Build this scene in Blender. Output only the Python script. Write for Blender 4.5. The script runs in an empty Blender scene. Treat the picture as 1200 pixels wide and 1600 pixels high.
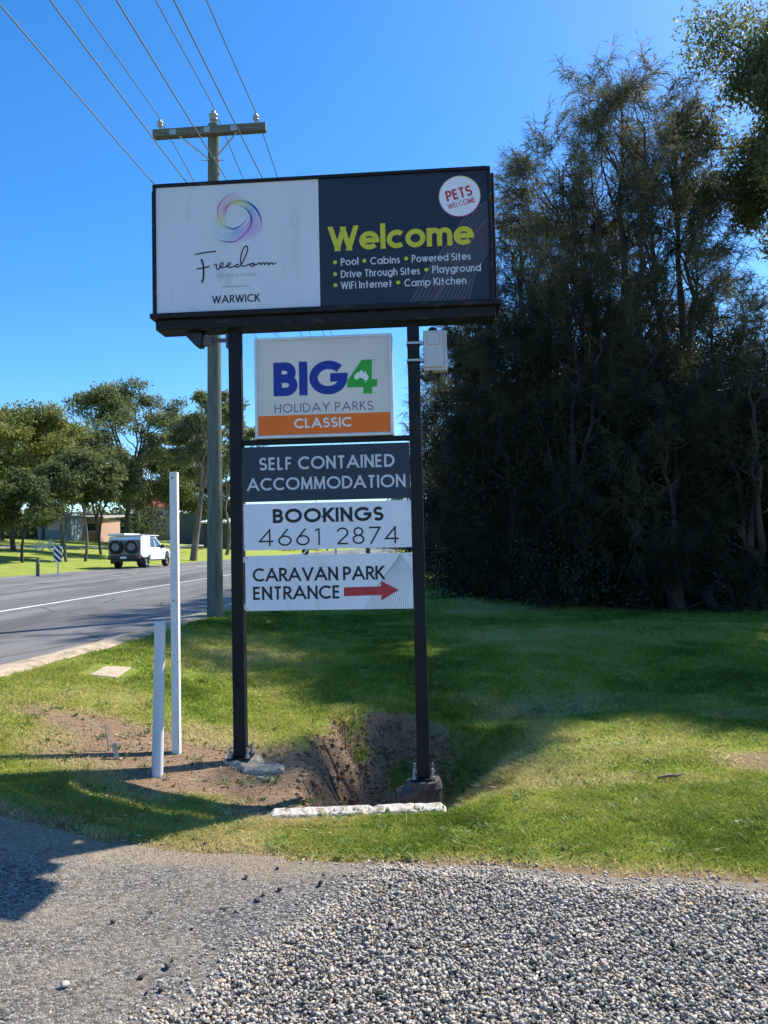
import bpy, math, random
import numpy as np
from mathutils import Vector, Matrix

random.seed(7)
rng = np.random.default_rng(11)
SC = bpy.context.scene
COL = SC.collection
RAD = math.radians

# ------------------------------------------------------------------ camera, sky, sun, exposure
EYE = 1.6
PITCH, ROLL = RAD(2.53), -0.022
cam_d = bpy.data.cameras.new("camera")
cam = bpy.data.objects.new("camera", cam_d)
COL.objects.link(cam)
cam_d.sensor_fit = 'VERTICAL'
cam_d.sensor_height = 36
cam_d.sensor_width = 27
cam_d.lens = 26
cam_d.clip_start = 0.05
cam_d.clip_end = 3000
CAM_M = Matrix.Rotation(math.pi / 2 + PITCH, 4, 'X') @ Matrix.Rotation(ROLL, 4, 'Z')
cam.matrix_world = Matrix.Translation((0, 0, EYE)) @ CAM_M
SC.camera = cam

SUN_EL, SUN_AZ = RAD(46), RAD(51)          # azimuth clockwise from +Y
world = bpy.data.worlds.new("World")
SC.world = world
world.use_nodes = True
wn = world.node_tree
bg = wn.nodes["Background"]
sky = wn.nodes.new("ShaderNodeTexSky")
sky.sky_type = 'NISHITA'
sky.sun_disc = False
sky.sun_elevation = SUN_EL
sky.sun_rotation = SUN_AZ
sky.altitude = 450
sky.air_density = 1.0
sky.dust_density = 0.5
sky.ozone_density = 6.0
hsv = wn.nodes.new('ShaderNodeHueSaturation')
hsv.inputs['Saturation'].default_value = 1.25
wn.links.new(sky.outputs[0], hsv.inputs['Color'])
wn.links.new(hsv.outputs[0], bg.inputs[0])
bg.inputs[1].default_value = 0.122

sl = bpy.data.lights.new("sun", 'SUN')
sl.energy = 4.6
sl.angle = RAD(0.53)
sl.color = (1.0, 0.91, 0.78)
sun = bpy.data.objects.new("sun", sl)
COL.objects.link(sun)
sdir = Vector((math.sin(SUN_AZ) * math.cos(SUN_EL), math.cos(SUN_AZ) * math.cos(SUN_EL), math.sin(SUN_EL)))
sun.rotation_euler = (-sdir).to_track_quat('-Z', 'Y').to_euler()
sun.location = sdir * 40

SC.view_settings.view_transform = 'Standard'
SC.view_settings.look = 'None'
SC.view_settings.exposure = 1.0
SC.view_settings.gamma = 1.0
SC.render.engine = 'CYCLES'
SC.cycles.max_bounces = 6
SC.cycles.transparent_max_bounces = 4

# ------------------------------------------------------------------ helpers
def tag(o, label=None, cat=None, group=None, kind=None):
    if label: o['label'] = label
    if cat: o['category'] = cat
    if group: o['group'] = group
    if kind: o['kind'] = kind
    return o

def empty(name, loc, rz=0.0, label=None, cat=None, group=None):
    o = bpy.data.objects.new(name, None)
    o.empty_display_size = 0.2
    COL.objects.link(o)
    o.location = loc
    o.rotation_euler = (0, 0, rz)
    return tag(o, label, cat, group)

class MB:
    """collects faces (with a material index and an optional colour per face corner) into one mesh object"""
    def __init__(s):
        s.v, s.f, s.m, s.sm, s.c = [], [], [], [], []
    def add(s, vs, fs, m=0, smooth=False, cols=None):
        b = len(s.v)
        s.v += [tuple(map(float, p)) for p in vs]
        s.c += [tuple(c) for c in cols] if cols is not None else [(1, 1, 1)] * len(vs)
        for f in fs:
            s.f.append([b + i for i in f]); s.m.append(m); s.sm.append(smooth)
    def box(s, x0, x1, y0, y1, z0, z1, m=0, M=None):
        p = [(x0, y0, z0), (x1, y0, z0), (x1, y1, z0), (x0, y1, z0), (x0, y0, z1), (x1, y0, z1), (x1, y1, z1), (x0, y1, z1)]
        if M is not None: p = [M @ Vector(q) for q in p]
        s.add(p, [(0, 3, 2, 1), (4, 5, 6, 7), (0, 1, 5, 4), (1, 2, 6, 5), (2, 3, 7, 6), (3, 0, 4, 7)], m)
    def hexa(s, p, m=0):
        s.add(p, [(0, 3, 2, 1), (4, 5, 6, 7), (0, 1, 5, 4), (1, 2, 6, 5), (2, 3, 7, 6), (3, 0, 4, 7)], m)
    def tube(s, pts, rad, n=8, m=0, caps=True, smooth=True):
        pts = [Vector(p) for p in pts]
        if not hasattr(rad, '__len__'): rad = [rad] * len(pts)
        vs, fs = [], []
        up = Vector((0, 0, 1))
        for i, p in enumerate(pts):
            d = (pts[min(i + 1, len(pts) - 1)] - pts[max(i - 1, 0)])
            d = d.normalized() if d.length > 1e-9 else up
            a = d.cross(Vector((1, 0, 0)) if abs(d.x) < 0.8 else Vector((0, 1, 0))).normalized()
            if i and a.dot(pa) < 0 and abs(a.dot(pa)) > .5: a = -a
            if i: a = (pa - d * pa.dot(d)).normalized()
            pa = a
            b = d.cross(a)
            for k in range(n):
                t = 2 * math.pi * k / n
                vs.append(p + (a * math.cos(t) + b * math.sin(t)) * rad[i])
        for i in range(len(pts) - 1):
            for k in range(n):
                k2 = (k + 1) % n
                fs.append((i * n + k, i * n + k2, (i + 1) * n + k2, (i + 1) * n + k))
        s.add(vs, fs, m, smooth)
        if caps:
            L = (len(pts) - 1) * n
            s.add(vs[:n], [tuple(reversed(range(n)))], m)
            s.add(vs[L:L + n], [tuple(range(n))], m)
    def lathe(s, prof, axis_o, axis_d, n=24, m=0, smooth=True):
        """prof: (radius, distance along the axis)"""
        o, d = Vector(axis_o), Vector(axis_d).normalized()
        a = d.cross(Vector((1, 0, 0)) if abs(d.x) < 0.8 else Vector((0, 1, 0))).normalized()
        b = d.cross(a)
        vs, fs = [], []
        for r, h in prof:
            for k in range(n):
                t = 2 * math.pi * k / n
                vs.append(o + d * h + (a * math.cos(t) + b * math.sin(t)) * max(r, 1e-4))
        for i in range(len(prof) - 1):
            for k in range(n):
                k2 = (k + 1) % n
                fs.append((i * n + k, i * n + k2, (i + 1) * n + k2, (i + 1) * n + k))
        s.add(vs, fs, m, smooth)
    def prism(s, poly, fn, h0, h1, m=0):
        """poly: 2-D outline, fn(u, v, h) -> 3-D"""
        n = len(poly)
        vs = [fn(u, v, h0) for u, v in poly] + [fn(u, v, h1) for u, v in poly]
        fs = [tuple(reversed(range(n))), tuple(range(n, 2 * n))]
        fs += [(i, (i + 1) % n, n + (i + 1) % n, n + i) for i in range(n)]
        s.add(vs, fs, m)
    def build(s, name, mats, parent=None, origin=(0, 0, 0), bevel=0, fixn=True):
        me = bpy.data.meshes.new(name)
        o0 = Vector(origin)
        me.from_pydata([tuple(Vector(p) - o0) for p in s.v], [], s.f)
        for mt in (mats if isinstance(mats, (list, tuple)) else [mats]): me.materials.append(mt)
        me.polygons.foreach_set('material_index', s.m)
        me.polygons.foreach_set('use_smooth', s.sm)
        ca = me.attributes.new('art', 'FLOAT_COLOR', 'POINT')
        arr = np.ones((len(s.v), 4), np.float32)
        arr[:, :3] = np.array(s.c, np.float32).reshape(-1, 3)
        ca.data.foreach_set('color', arr.ravel())
        me.update()
        o = bpy.data.objects.new(name, me)
        COL.objects.link(o)
        o.location = origin
        if parent is not None: o.parent = parent
        if bevel:
            b = o.modifiers.new('bevel', 'BEVEL'); b.width = bevel; b.segments = 2; b.limit_method = 'ANGLE'
        return o

def soup(name, v, f, mat, parent=None, origin=(0, 0, 0), attrs=None, smooth=False):
    """fast mesh from numpy arrays, every face with the same number of corners"""
    me = bpy.data.meshes.new(name)
    v = np.asarray(v, np.float32) - np.asarray(origin, np.float32)
    f = np.asarray(f, np.int32)
    k = f.shape[1]
    me.vertices.add(len(v)); me.vertices.foreach_set('co', v.ravel())
    me.loops.add(f.size); me.loops.foreach_set('vertex_index', f.ravel())
    me.polygons.add(len(f))
    me.polygons.foreach_set('loop_start', np.arange(0, f.size, k, dtype=np.int32))
    if smooth: me.polygons.foreach_set('use_smooth', np.ones(len(f), bool))
    for nm, a in (attrs or {}).items():
        at = me.attributes.new(nm, 'FLOAT', 'POINT')
        at.data.foreach_set('value', np.asarray(a, np.float32))
    me.materials.append(mat)
    me.update(calc_edges=True)
    me.validate()
    o = bpy.data.objects.new(name, me)
    COL.objects.link(o)
    o.location = origin
    if parent is not None: o.parent = parent
    return o

def copy_tree(o, parent=None):
    c = o.copy(); COL.objects.link(c); c.parent = parent
    for ch in list(o.children): copy_tree(ch, c)
    return c

def sstep(a, b, x):
    t = np.clip((np.asarray(x, float) - a) / (b - a), 0, 1)
    return t * t * (3 - 2 * t)

def _h(ix, iy, s):
    n = (ix * 374761393 + iy * 668265263 + s * 1442695041) & 0xffffffff
    n = ((n ^ (n >> 13)) * 1274126177) & 0xffffffff
    return ((n ^ (n >> 16)) & 0xffff) / 65535.0

def vnoise(x, y, s=0):
    x = np.asarray(x, float); y = np.asarray(y, float)
    ix = np.floor(x).astype(np.int64); iy = np.floor(y).astype(np.int64)
    fx = x - ix; fy = y - iy
    fx = fx * fx * (3 - 2 * fx); fy = fy * fy * (3 - 2 * fy)
    a = _h(ix, iy, s); b = _h(ix + 1, iy, s); c = _h(ix, iy + 1, s); d = _h(ix + 1, iy + 1, s)
    return (a * (1 - fx) + b * fx) * (1 - fy) + (c * (1 - fx) + d * fx) * fy

def fbm(x, y, s=0, o=4):
    r, a, t = 0, 1.0, 0
    for k in range(o):
        r = r + a * vnoise(x * 2 ** k, y * 2 ** k, s + k); t += a; a *= .5
    return r / t

# ------------------------------------------------------------------ materials
def newmat(name):
    m = bpy.data.materials.new(name); m.use_nodes = True
    nt = m.node_tree
    return m, nt, nt.nodes, nt.links, nt.nodes['Principled BSDF']

def pmat(name, col, rough=.6, metal=0, var=.12, scale=6, bump=0, bscale=60, spec=.4, dirt=None, dscale=3, dlo=.5, dhi=.7, stretch=None):
    m, nt, N, L, P = newmat(name)
    tc = N.new('ShaderNodeTexCoord')
    src = tc.outputs['Object']
    if stretch:
        mp = N.new('ShaderNodeMapping'); mp.inputs['Scale'].default_value = stretch
        L.new(src, mp.inputs[0]); src = mp.outputs[0]
    nz = N.new('ShaderNodeTexNoise'); nz.inputs['Scale'].default_value = scale; nz.inputs['Detail'].default_value = 6
    L.new(src, nz.inputs['Vector'])
    r = N.new('ShaderNodeMapRange'); r.inputs[3].default_value = 1 - var; r.inputs[4].default_value = 1 + var
    r.inputs[1].default_value = .3; r.inputs[2].default_value = .7
    L.new(nz.outputs['Fac'], r.inputs[0])
    mx = N.new('ShaderNodeMix'); mx.data_type = 'RGBA'; mx.blend_type = 'MULTIPLY'; mx.inputs[0].default_value = 1
    mx.inputs[6].default_value = (*col, 1)
    cb = N.new('ShaderNodeCombineColor')
    for i in range(3): L.new(r.outputs[0], cb.inputs[i])
    L.new(cb.outputs[0], mx.inputs[7])
    out = mx.outputs[2]
    if dirt:
        n2 = N.new('ShaderNodeTexNoise'); n2.inputs['Scale'].default_value = dscale; n2.inputs['Detail'].default_value = 8
        n2.inputs['Roughness'].default_value = .7
        L.new(src, n2.inputs['Vector'])
        r2 = N.new('ShaderNodeMapRange'); r2.inputs[1].default_value = dlo; r2.inputs[2].default_value = dhi
        L.new(n2.outputs['Fac'], r2.inputs[0])
        m2 = N.new('ShaderNodeMix'); m2.data_type = 'RGBA'; m2.inputs[7].default_value = (*dirt, 1)
        L.new(r2.outputs[0], m2.inputs[0]); L.new(out, m2.inputs[6]); out = m2.outputs[2]
    L.new(out, P.inputs['Base Color'])
    P.inputs['Roughness'].default_value = rough
    P.inputs['Metallic'].default_value = metal
    P.inputs['Specular IOR Level'].default_value = spec
    if bump:
        n3 = N.new('ShaderNodeTexNoise'); n3.inputs['Scale'].default_value = bscale; n3.inputs['Detail'].default_value = 5
        L.new(src, n3.inputs['Vector'])
        b = N.new('ShaderNodeBump'); b.inputs['Strength'].default_value = bump; b.inputs['Distance'].default_value = .02
        L.new(n3.outputs['Fac'], b.inputs['Height']); L.new(b.outputs[0], P.inputs['Normal'])
    return m

def ramp(N, stops):
    r = N.new('ShaderNodeValToRGB')
    e = r.color_ramp.elements
    while len(e) < len(stops): e.new(.5)
    for i, (p, c) in enumerate(stops):
        e[i].position = p; e[i].color = (*c, 1)
    return r

def leafmat(name, stops, transl=.35, rough=.55, spec=.3):
    m, nt, N, L, P = newmat(name)
    at = N.new('ShaderNodeAttribute'); at.attribute_name = 'tint'
    r = ramp(N, stops)
    L.new(at.outputs['Fac'], r.inputs[0])
    L.new(r.outputs[0], P.inputs['Base Color'])
    P.inputs['Roughness'].default_value = rough
    P.inputs['Specular IOR Level'].default_value = spec
    t = N.new('ShaderNodeBsdfTranslucent')
    L.new(r.outputs[0], t.inputs['Color'])
    mx = N.new('ShaderNodeMixShader'); mx.inputs[0].default_value = transl
    L.new(P.outputs[0], mx.inputs[1]); L.new(t.outputs[0], mx.inputs[2])
    L.new(mx.outputs[0], N['Material Output'].inputs['Surface'])
    return m

M = {}
M['black_steel'] = pmat('black_steel', (.009, .010, .013), .5, 0, .3, 5, .05, 90, .22, dirt=(.05, .045, .04), dscale=5, dlo=.62, dhi=.9)
M['box_steel'] = pmat('box_steel', (.010, .011, .014), .55, 0, .3, 7, .1, 60, .25, dirt=(.09, .09, .085), dscale=9, dlo=.56, dhi=.74, stretch=(.6, 1, 2.5))
M['galv'] = pmat('galvanised_steel', (.42, .43, .43), .45, .7, .15, 14)
M['grey_plastic'] = pmat('grey_plastic', (.50, .51, .53), .5, 0, .05, 8)
M['black_plastic'] = pmat('black_plastic', (.015, .015, .017), .4, 0, .1, 8)
M['dark_bracket'] = pmat('dark_bracket', (.10, .10, .11), .5, 0, .15, 8)
M['panel_white'] = pmat('panel_white', (.78, .80, .84), .4, 0, .04, 2.2, dirt=(.42, .42, .40), dscale=3.5, dlo=.56, dhi=.95, stretch=(2.2, 1, .5))
M['box_white'] = pmat('lightbox_white', (.64, .67, .72), .4, 0, .04, 2.2, dirt=(.38, .38, .38), dscale=2.6, dlo=.55, dhi=.95, stretch=(2, 1, .6))
M['panel_navy'] = pmat('panel_navy', (.016, .022, .040), .5, 0, .1, 3, dirt=(.035, .04, .055), dscale=2.5, dlo=.55, dhi=.95)
M['panel_slate'] = pmat('panel_slate', (.022, .034, .058), .5, 0, .08, 3, dirt=(.04, .05, .07), dscale=3, dlo=.55, dhi=.9, stretch=(2, 1, .5))
M['alu'] = pmat('aluminium_edge', (.62, .63, .64), .4, .3, .08, 10)
for k, c in dict(ink=(.012, .013, .02), ink_navy=(.012, .014, .035), lime=(.60, .55, .035), pale=(.58, .60, .64), red=(.47, .035, .045),
                 mauve=(.085, .07, .095), grey_ink=(.25, .27, .32), line_grey=(.34, .36, .40), blue=(.004, .03, .28), green=(.02, .36, .03),
                 violet=(.07, .07, .20), orange=(.88, .165, .008), cream=(.80, .79, .76), slate_ink=(.010, .015, .024)).items():
    M[k] = pmat('vinyl_' + k, c, .5, 0, .04, 4)
# printed art with its own colours
m_, nt_, N_, L_, P_ = newmat('printed_colours')
a_ = N_.new('ShaderNodeAttribute'); a_.attribute_name = 'art'
L_.new(a_.outputs['Color'], P_.inputs['Base Color']); P_.inputs['Roughness'].default_value = .4
M['art'] = m_
# translucent acrylic of the small lightbox
m_, nt_, N_, L_, P_ = newmat('acrylic_face')
nz_ = N_.new('ShaderNodeTexNoise'); nz_.inputs['Scale'].default_value = 2.2; nz_.inputs['Detail'].default_value = 6
tc_ = N_.new('ShaderNodeTexCoord'); L_.new(tc_.outputs['Object'], nz_.inputs['Vector'])
r_ = ramp(N_, [(.3, (.80, .81, .78)), (.62, (.86, .86, .84)), (.8, (.72, .72, .67))])
L_.new(nz_.outputs['Fac'], r_.inputs[0]); L_.new(r_.outputs[0], P_.inputs['Base Color'])
P_.inputs['Roughness'].default_value = .3
t_ = N_.new('ShaderNodeBsdfTranslucent'); L_.new(r_.outputs[0], t_.inputs['Color'])
mx_ = N_.new('ShaderNodeMixShader'); mx_.inputs[0].default_value = .5
L_.new(P_.outputs[0], mx_.inputs[1]); L_.new(t_.outputs[0], mx_.inputs[2]); L_.new(mx_.outputs[0], N_['Material Output'].inputs['Surface'])
M['acrylic'] = m_
M['concrete'] = pmat('weathered_concrete', (.42, .35, .265), .9, 0, .25, 7, .5, 40, .2, dirt=(.20, .15, .10), dscale=6, dlo=.5, dhi=.7)
M['white_concrete'] = pmat('white_painted_concrete', (.46, .44, .40), .95, 0, .2, 9, .7, 45, .05, dirt=(.22, .18, .13), dscale=11, dlo=.50, dhi=.62)
M['white_post'] = pmat('white_painted_steel', (.70, .70, .69), .5, 0, .10, 5, .08, 60, .3, dirt=(.32, .24, .17), dscale=13, dlo=.60, dhi=.74)
M['pvc'] = pmat('grey_white_pipe', (.62, .62, .64), .5, 0, .06, 5, .05, 40, .4, dirt=(.40, .36, .30), dscale=7, dlo=.6, dhi=.8)
M['timber_pole'] = pmat('treated_timber', (.125, .15, .122), .85, 0, .3, 9, .6, 30, .2, dirt=(.10, .10, .08), dscale=5, dlo=.5, dhi=.75, stretch=(3, 3, .25))
M['timber_arm'] = pmat('arm_timber', (.14, .14, .11), .85, 0, .35, 9, .5, 30, .2, stretch=(.3, 4, 4))
M['porcelain'] = pmat('porcelain', (.30, .30, .29), .25, 0, .1, 10)
M['wire'] = pmat('aluminium_wire', (.23, .235, .24), .9, 0, .05, 2, spec=.1)
M['bark_dark'] = pmat('dark_bark', (.075, .06, .048), .9, 0, .35, 5, .8, 18, .1, stretch=(4, 4, .6))
M['bark_pale'] = pmat('pale_bark', (.20, .165, .13), .85, 0, .35, 3, .5, 14, .1, dirt=(.10, .08, .065), dscale=2, dlo=.45, dhi=.65, stretch=(2, 2, .5))
M['casuarina'] = leafmat('casuarina_needles', [(0, (.042, .052, .032)), (.45, (.112, .124, .078)), (.75, (.19, .182, .12)), (1, (.30, .245, .165))], .48, .6, .15)
M['shaded_casuarina'] = leafmat('shaded_casuarina_needles', [(0, (.018, .026, .014)), (.5, (.046, .058, .032)), (1, (.11, .105, .06))], .35, .6, .12)  # needles darkened in colour to stand in for deep shade along the thicket front
M['shrub'] = leafmat('glossy_leaves', [(0, (.010, .018, .009)), (.6, (.022, .034, .014)), (1, (.06, .075, .022))], .15, .42, .35)
M['eucalypt'] = leafmat('gum_leaves', [(0, (.08, .11, .05)), (.5, (.17, .21, .09)), (1, (.31, .32, .14))], .45, .55, .2)
M['eucalypt_olive'] = leafmat('olive_gum_leaves', [(0, (.085, .105, .03)), (.5, (.21, .23, .06)), (1, (.36, .34, .12))], .46, .55, .2)
M['wattle'] = leafmat('dark_wattle_leaves', [(0, (.042, .064, .026)), (.5, (.10, .135, .05)), (1, (.22, .23, .08))], .42, .55, .2)
M['feather'] = leafmat('feathery_leaves', [(0, (.06, .085, .04)), (.5, (.14, .18, .08)), (1, (.29, .29, .13))], .48, .55, .15)
M['blade'] = leafmat('grass_blades', [(0, (.11, .18, .024)), (.30, (.24, .33, .045)), (.58, (.41, .43, .09)), (1, (.62, .53, .26))], .55, .6, .1)

# ground: soil and short turf, mixed by the ground's own dirt attribute
m_, nt_, N_, L_, P_ = newmat('ground_soil_and_turf')
tc_ = N_.new('ShaderNodeTexCoord')
def _noise(scale, det=6, rough=.6):
    n = N_.new('ShaderNodeTexNoise'); n.inputs['Scale'].default_value = scale; n.inputs['Detail'].default_value = det; n.inputs['Roughness'].default_value = rough
    L_.new(tc_.outputs['Object'], n.inputs['Vector']); return n
ng = _noise(1.1, 8, .7); nf = _noise(55, 4, .7); nd = _noise(26, 6, .75); nb = _noise(.16, 4)
rg = ramp(N_, [(.28, (.14, .21, .032)), (.46, (.22, .29, .048)), (.6, (.31, .33, .08)), (.75, (.42, .37, .16))])
mg = N_.new('ShaderNodeMath'); mg.operation = 'ADD'; L_.new(ng.outputs['Fac'], mg.inputs[0])
ms = N_.new('ShaderNodeMath'); ms.operation = 'MULTIPLY_ADD'; L_.new(nf.outputs['Fac'], ms.inputs[0]); ms.inputs[1].default_value = .5; ms.inputs[2].default_value = -.25
L_.new(ms.outputs[0], mg.inputs[1]); L_.new(mg.outputs[0], rg.inputs[0])
rd = ramp(N_, [(.25, (.13, .08, .048)), (.45, (.26, .17, .105)), (.6, (.34, .245, .16)), (.8, (.45, .36, .26))])
L_.new(nd.outputs['Fac'], rd.inputs[0])
ad = N_.new('ShaderNodeAttribute'); ad.attribute_name = 'dirt'
mxg = N_.new('ShaderNodeMix'); mxg.data_type = 'RGBA'
L_.new(ad.outputs['Fac'], mxg.inputs[0]); L_.new(rg.outputs[0], mxg.inputs[6]); L_.new(rd.outputs[0], mxg.inputs[7])
L_.new(mxg.outputs[2], P_.inputs['Base Color']); P_.inputs['Roughness'].default_value = .95; P_.inputs['Specular IOR Level'].default_value = .1
bp = N_.new('ShaderNodeBump'); bp.inputs['Strength'].default_value = .9; bp.inputs['Distance'].default_value = .03
mb_ = N_.new('ShaderNodeMath'); mb_.operation = 'ADD'; L_.new(nf.outputs['Fac'], mb_.inputs[0]); L_.new(nd.outputs['Fac'], mb_.inputs[1])
L_.new(mb_.outputs[0], bp.inputs['Height']); L_.new(bp.outputs[0], P_.inputs['Normal'])
M['ground'] = m_

# worn bitumen drive: stone chips, tan dust
m_, nt_, N_, L_, P_ = newmat('worn_bitumen')
tc_ = N_.new('ShaderNodeTexCoord')
vo = N_.new('ShaderNodeTexVoronoi'); vo.inputs['Scale'].default_value = 105; L_.new(tc_.outputs['Object'], vo.inputs['Vector'])
sp = N_.new('ShaderNodeSeparateColor'); L_.new(vo.outputs['Color'], sp.inputs[0])
rc = ramp(N_, [(0, (.028, .028, .028)), (.3, (.082, .081, .079)), (.7, (.155, .152, .147)), (1, (.36, .35, .33))])
L_.new(sp.outputs[0], rc.inputs[0])
nd = _noise(38, 6, .75); ndl = _noise(2.2, 7, .65)
rt = ramp(N_, [(.3, (.14, .113, .082)), (.5, (.235, .195, .145)), (.75, (.37, .32, .25))])
L_.new(nd.outputs['Fac'], rt.inputs[0])
ad = N_.new('ShaderNodeAttribute'); ad.attribute_name = 'dust'
s1 = N_.new('ShaderNodeMath'); s1.operation = 'MULTIPLY_ADD'; L_.new(ndl.outputs['Fac'], s1.inputs[0]); s1.inputs[1].default_value = 1.6; L_.new(ad.outputs['Fac'], s1.inputs[2])
s2 = N_.new('ShaderNodeMath'); s2.operation = 'MULTIPLY_ADD'; L_.new(nd.outputs['Fac'], s2.inputs[0]); s2.inputs[1].default_value = 1.3; L_.new(s1.outputs[0], s2.inputs[2])
s3 = N_.new('ShaderNodeMapRange'); s3.inputs[1].default_value = 1.66; s3.inputs[2].default_value = 2.3; L_.new(s2.outputs[0], s3.inputs[0])
mxd = N_.new('ShaderNodeMix'); mxd.data_type = 'RGBA'; L_.new(s3.outputs[0], mxd.inputs[0]); L_.new(rc.outputs[0], mxd.inputs[6]); L_.new(rt.outputs[0], mxd.inputs[7])
L_.new(mxd.outputs[2], P_.inputs['Base Color']); P_.inputs['Roughness'].default_value = .92; P_.inputs['Specular IOR Level'].default_value = .15
bp = N_.new('ShaderNodeBump'); bp.inputs['Strength'].default_value = 1; bp.inputs['Distance'].default_value = .006
ba = N_.new('ShaderNodeMath'); ba.operation = 'SUBTRACT'; L_.new(nd.outputs['Fac'], ba.inputs[0]); L_.new(vo.outputs['Distance'], ba.inputs[1])
L_.new(ba.outputs[0], bp.inputs['Height']); L_.new(bp.outputs[0], P_.inputs['Normal'])
M['drive'] = m_

# road asphalt
m_, nt_, N_, L_, P_ = newmat('road_asphalt')
tc_ = N_.new('ShaderNodeTexCoord')
mp = N_.new('ShaderNodeMapping'); mp.inputs['Scale'].default_value = (1.2, .05, 1); L_.new(tc_.outputs['Object'], mp.inputs[0])
n1 = N_.new('ShaderNodeTexNoise'); n1.inputs['Scale'].default_value = 1.0; n1.inputs['Detail'].default_value = 4; L_.new(mp.outputs[0], n1.inputs['Vector'])
n2 = _noise(60, 4, .8); n3 = _noise(.9, 6)
r1 = ramp(N_, [(.3, (.105, .104, .104)), (.5, (.155, .153, .15)), (.7, (.21, .206, .20))])
sm = N_.new('ShaderNodeMath'); sm.operation = 'MULTIPLY_ADD'; L_.new(n2.outputs['Fac'], sm.inputs[0]); sm.inputs[1].default_value = .5; L_.new(n1.outputs['Fac'], sm.inputs[2])
sn = N_.new('ShaderNodeMath'); sn.operation = 'SUBTRACT'; L_.new(sm.outputs[0], sn.inputs[0]); sn.inputs[1].default_value = .25
L_.new(sn.outputs[0], r1.inputs[0])
mpc = N_.new('ShaderNodeMapping'); mpc.inputs['Scale'].default_value = (.35, .09, 1); L_.new(tc_.outputs['Object'], mpc.inputs[0])
n4 = N_.new('ShaderNodeTexNoise'); n4.inputs['Scale'].default_value = 1.6; n4.inputs['Detail'].default_value = 6; L_.new(mpc.outputs[0], n4.inputs['Vector'])
rp = N_.new('ShaderNodeMapRange'); rp.inputs[1].default_value = .54; rp.inputs[2].default_value = .60; rp.inputs[3].default_value = 1; rp.inputs[4].default_value = .68; L_.new(n4.outputs['Fac'], rp.inputs[0])
vc = N_.new('ShaderNodeTexVoronoi'); vc.feature = 'DISTANCE_TO_EDGE'; vc.inputs['Scale'].default_value = .55
wv_ = N_.new('ShaderNodeMix'); wv_.data_type = 'VECTOR'; wv_.inputs[0].default_value = .25; L_.new(tc_.outputs['Object'], wv_.inputs[4]); L_.new(n3.outputs['Color'], wv_.inputs[5]); L_.new(wv_.outputs[1], vc.inputs['Vector'])
rk = N_.new('ShaderNodeMapRange'); rk.inputs[1].default_value = .004; rk.inputs[2].default_value = .012; rk.inputs[3].default_value = .45; rk.inputs[4].default_value = 1; L_.new(vc.outputs['Distance'], rk.inputs[0])
mk_ = N_.new('ShaderNodeMath'); mk_.operation = 'MULTIPLY'; L_.new(rp.outputs[0], mk_.inputs[0]); L_.new(rk.outputs[0], mk_.inputs[1])
mm_ = N_.new('ShaderNodeMix'); mm_.data_type = 'RGBA'; mm_.blend_type = 'MULTIPLY'; mm_.inputs[0].default_value = 1; L_.new(r1.outputs[0], mm_.inputs[6]); L_.new(mk_.outputs[0], mm_.inputs[7])
L_.new(mm_.outputs[2], P_.inputs['Base Color']); P_.inputs['Roughness'].default_value = .85; P_.inputs['Specular IOR Level'].default_value = .25
bp = N_.new('ShaderNodeBump'); bp.inputs['Strength'].default_value = .6; bp.inputs['Distance'].default_value = .01
L_.new(n2.outputs['Fac'], bp.inputs['Height']); L_.new(bp.outputs[0], P_.inputs['Normal'])
M['road'] = m_
M['marking'] = pmat('road_paint', (.62, .62, .58), .8, 0, .15, 3, dirt=(.25, .25, .25), dscale=12, dlo=.55, dhi=.75)
M['verge'] = pmat('sandy_verge', (.40, .33, .24), .95, 0, .3, 9, .6, 40, .1, dirt=(.20, .18, .11), dscale=4, dlo=.5, dhi=.7)
M['path'] = pmat('concrete_path', (.42, .40, .37), .9, 0, .12, 3)
m_, nt_, N_, L_, P_ = newmat('crushed_stone')
at_ = N_.new('ShaderNodeAttribute'); at_.attribute_name = 'tint'
r_ = ramp(N_, [(0, (.06, .055, .048)), (.2, (.19, .174, .15)), (.5, (.36, .33, .283)), (.8, (.49, .452, .388)), (.93, (.60, .555, .475)), (1, (.48, .35, .21))])
tc_ = N_.new('ShaderNodeTexCoord'); n_ = _noise(90, 4)
mr_ = N_.new('ShaderNodeMath'); mr_.operation = 'MULTIPLY_ADD'; L_.new(n_.outputs['Fac'], mr_.inputs[0]); mr_.inputs[1].default_value = .25; L_.new(at_.outputs['Fac'], mr_.inputs[2])
ms_ = N_.new('ShaderNodeMath'); ms_.operation = 'SUBTRACT'; L_.new(mr_.outputs[0], ms_.inputs[0]); ms_.inputs[1].default_value = .125
L_.new(ms_.outputs[0], r_.inputs[0]); L_.new(r_.outputs[0], P_.inputs['Base Color']); P_.inputs['Roughness'].default_value = .8; P_.inputs['Specular IOR Level'].default_value = .3
M['gravel'] = m_
M['dark_stone'] = pmat('dark_stone', (.05, .05, .052), .85, 0, .3, 30)
M['twig'] = pmat('dead_twig', (.20, .15, .10), .9, 0, .25, 10)

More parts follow.
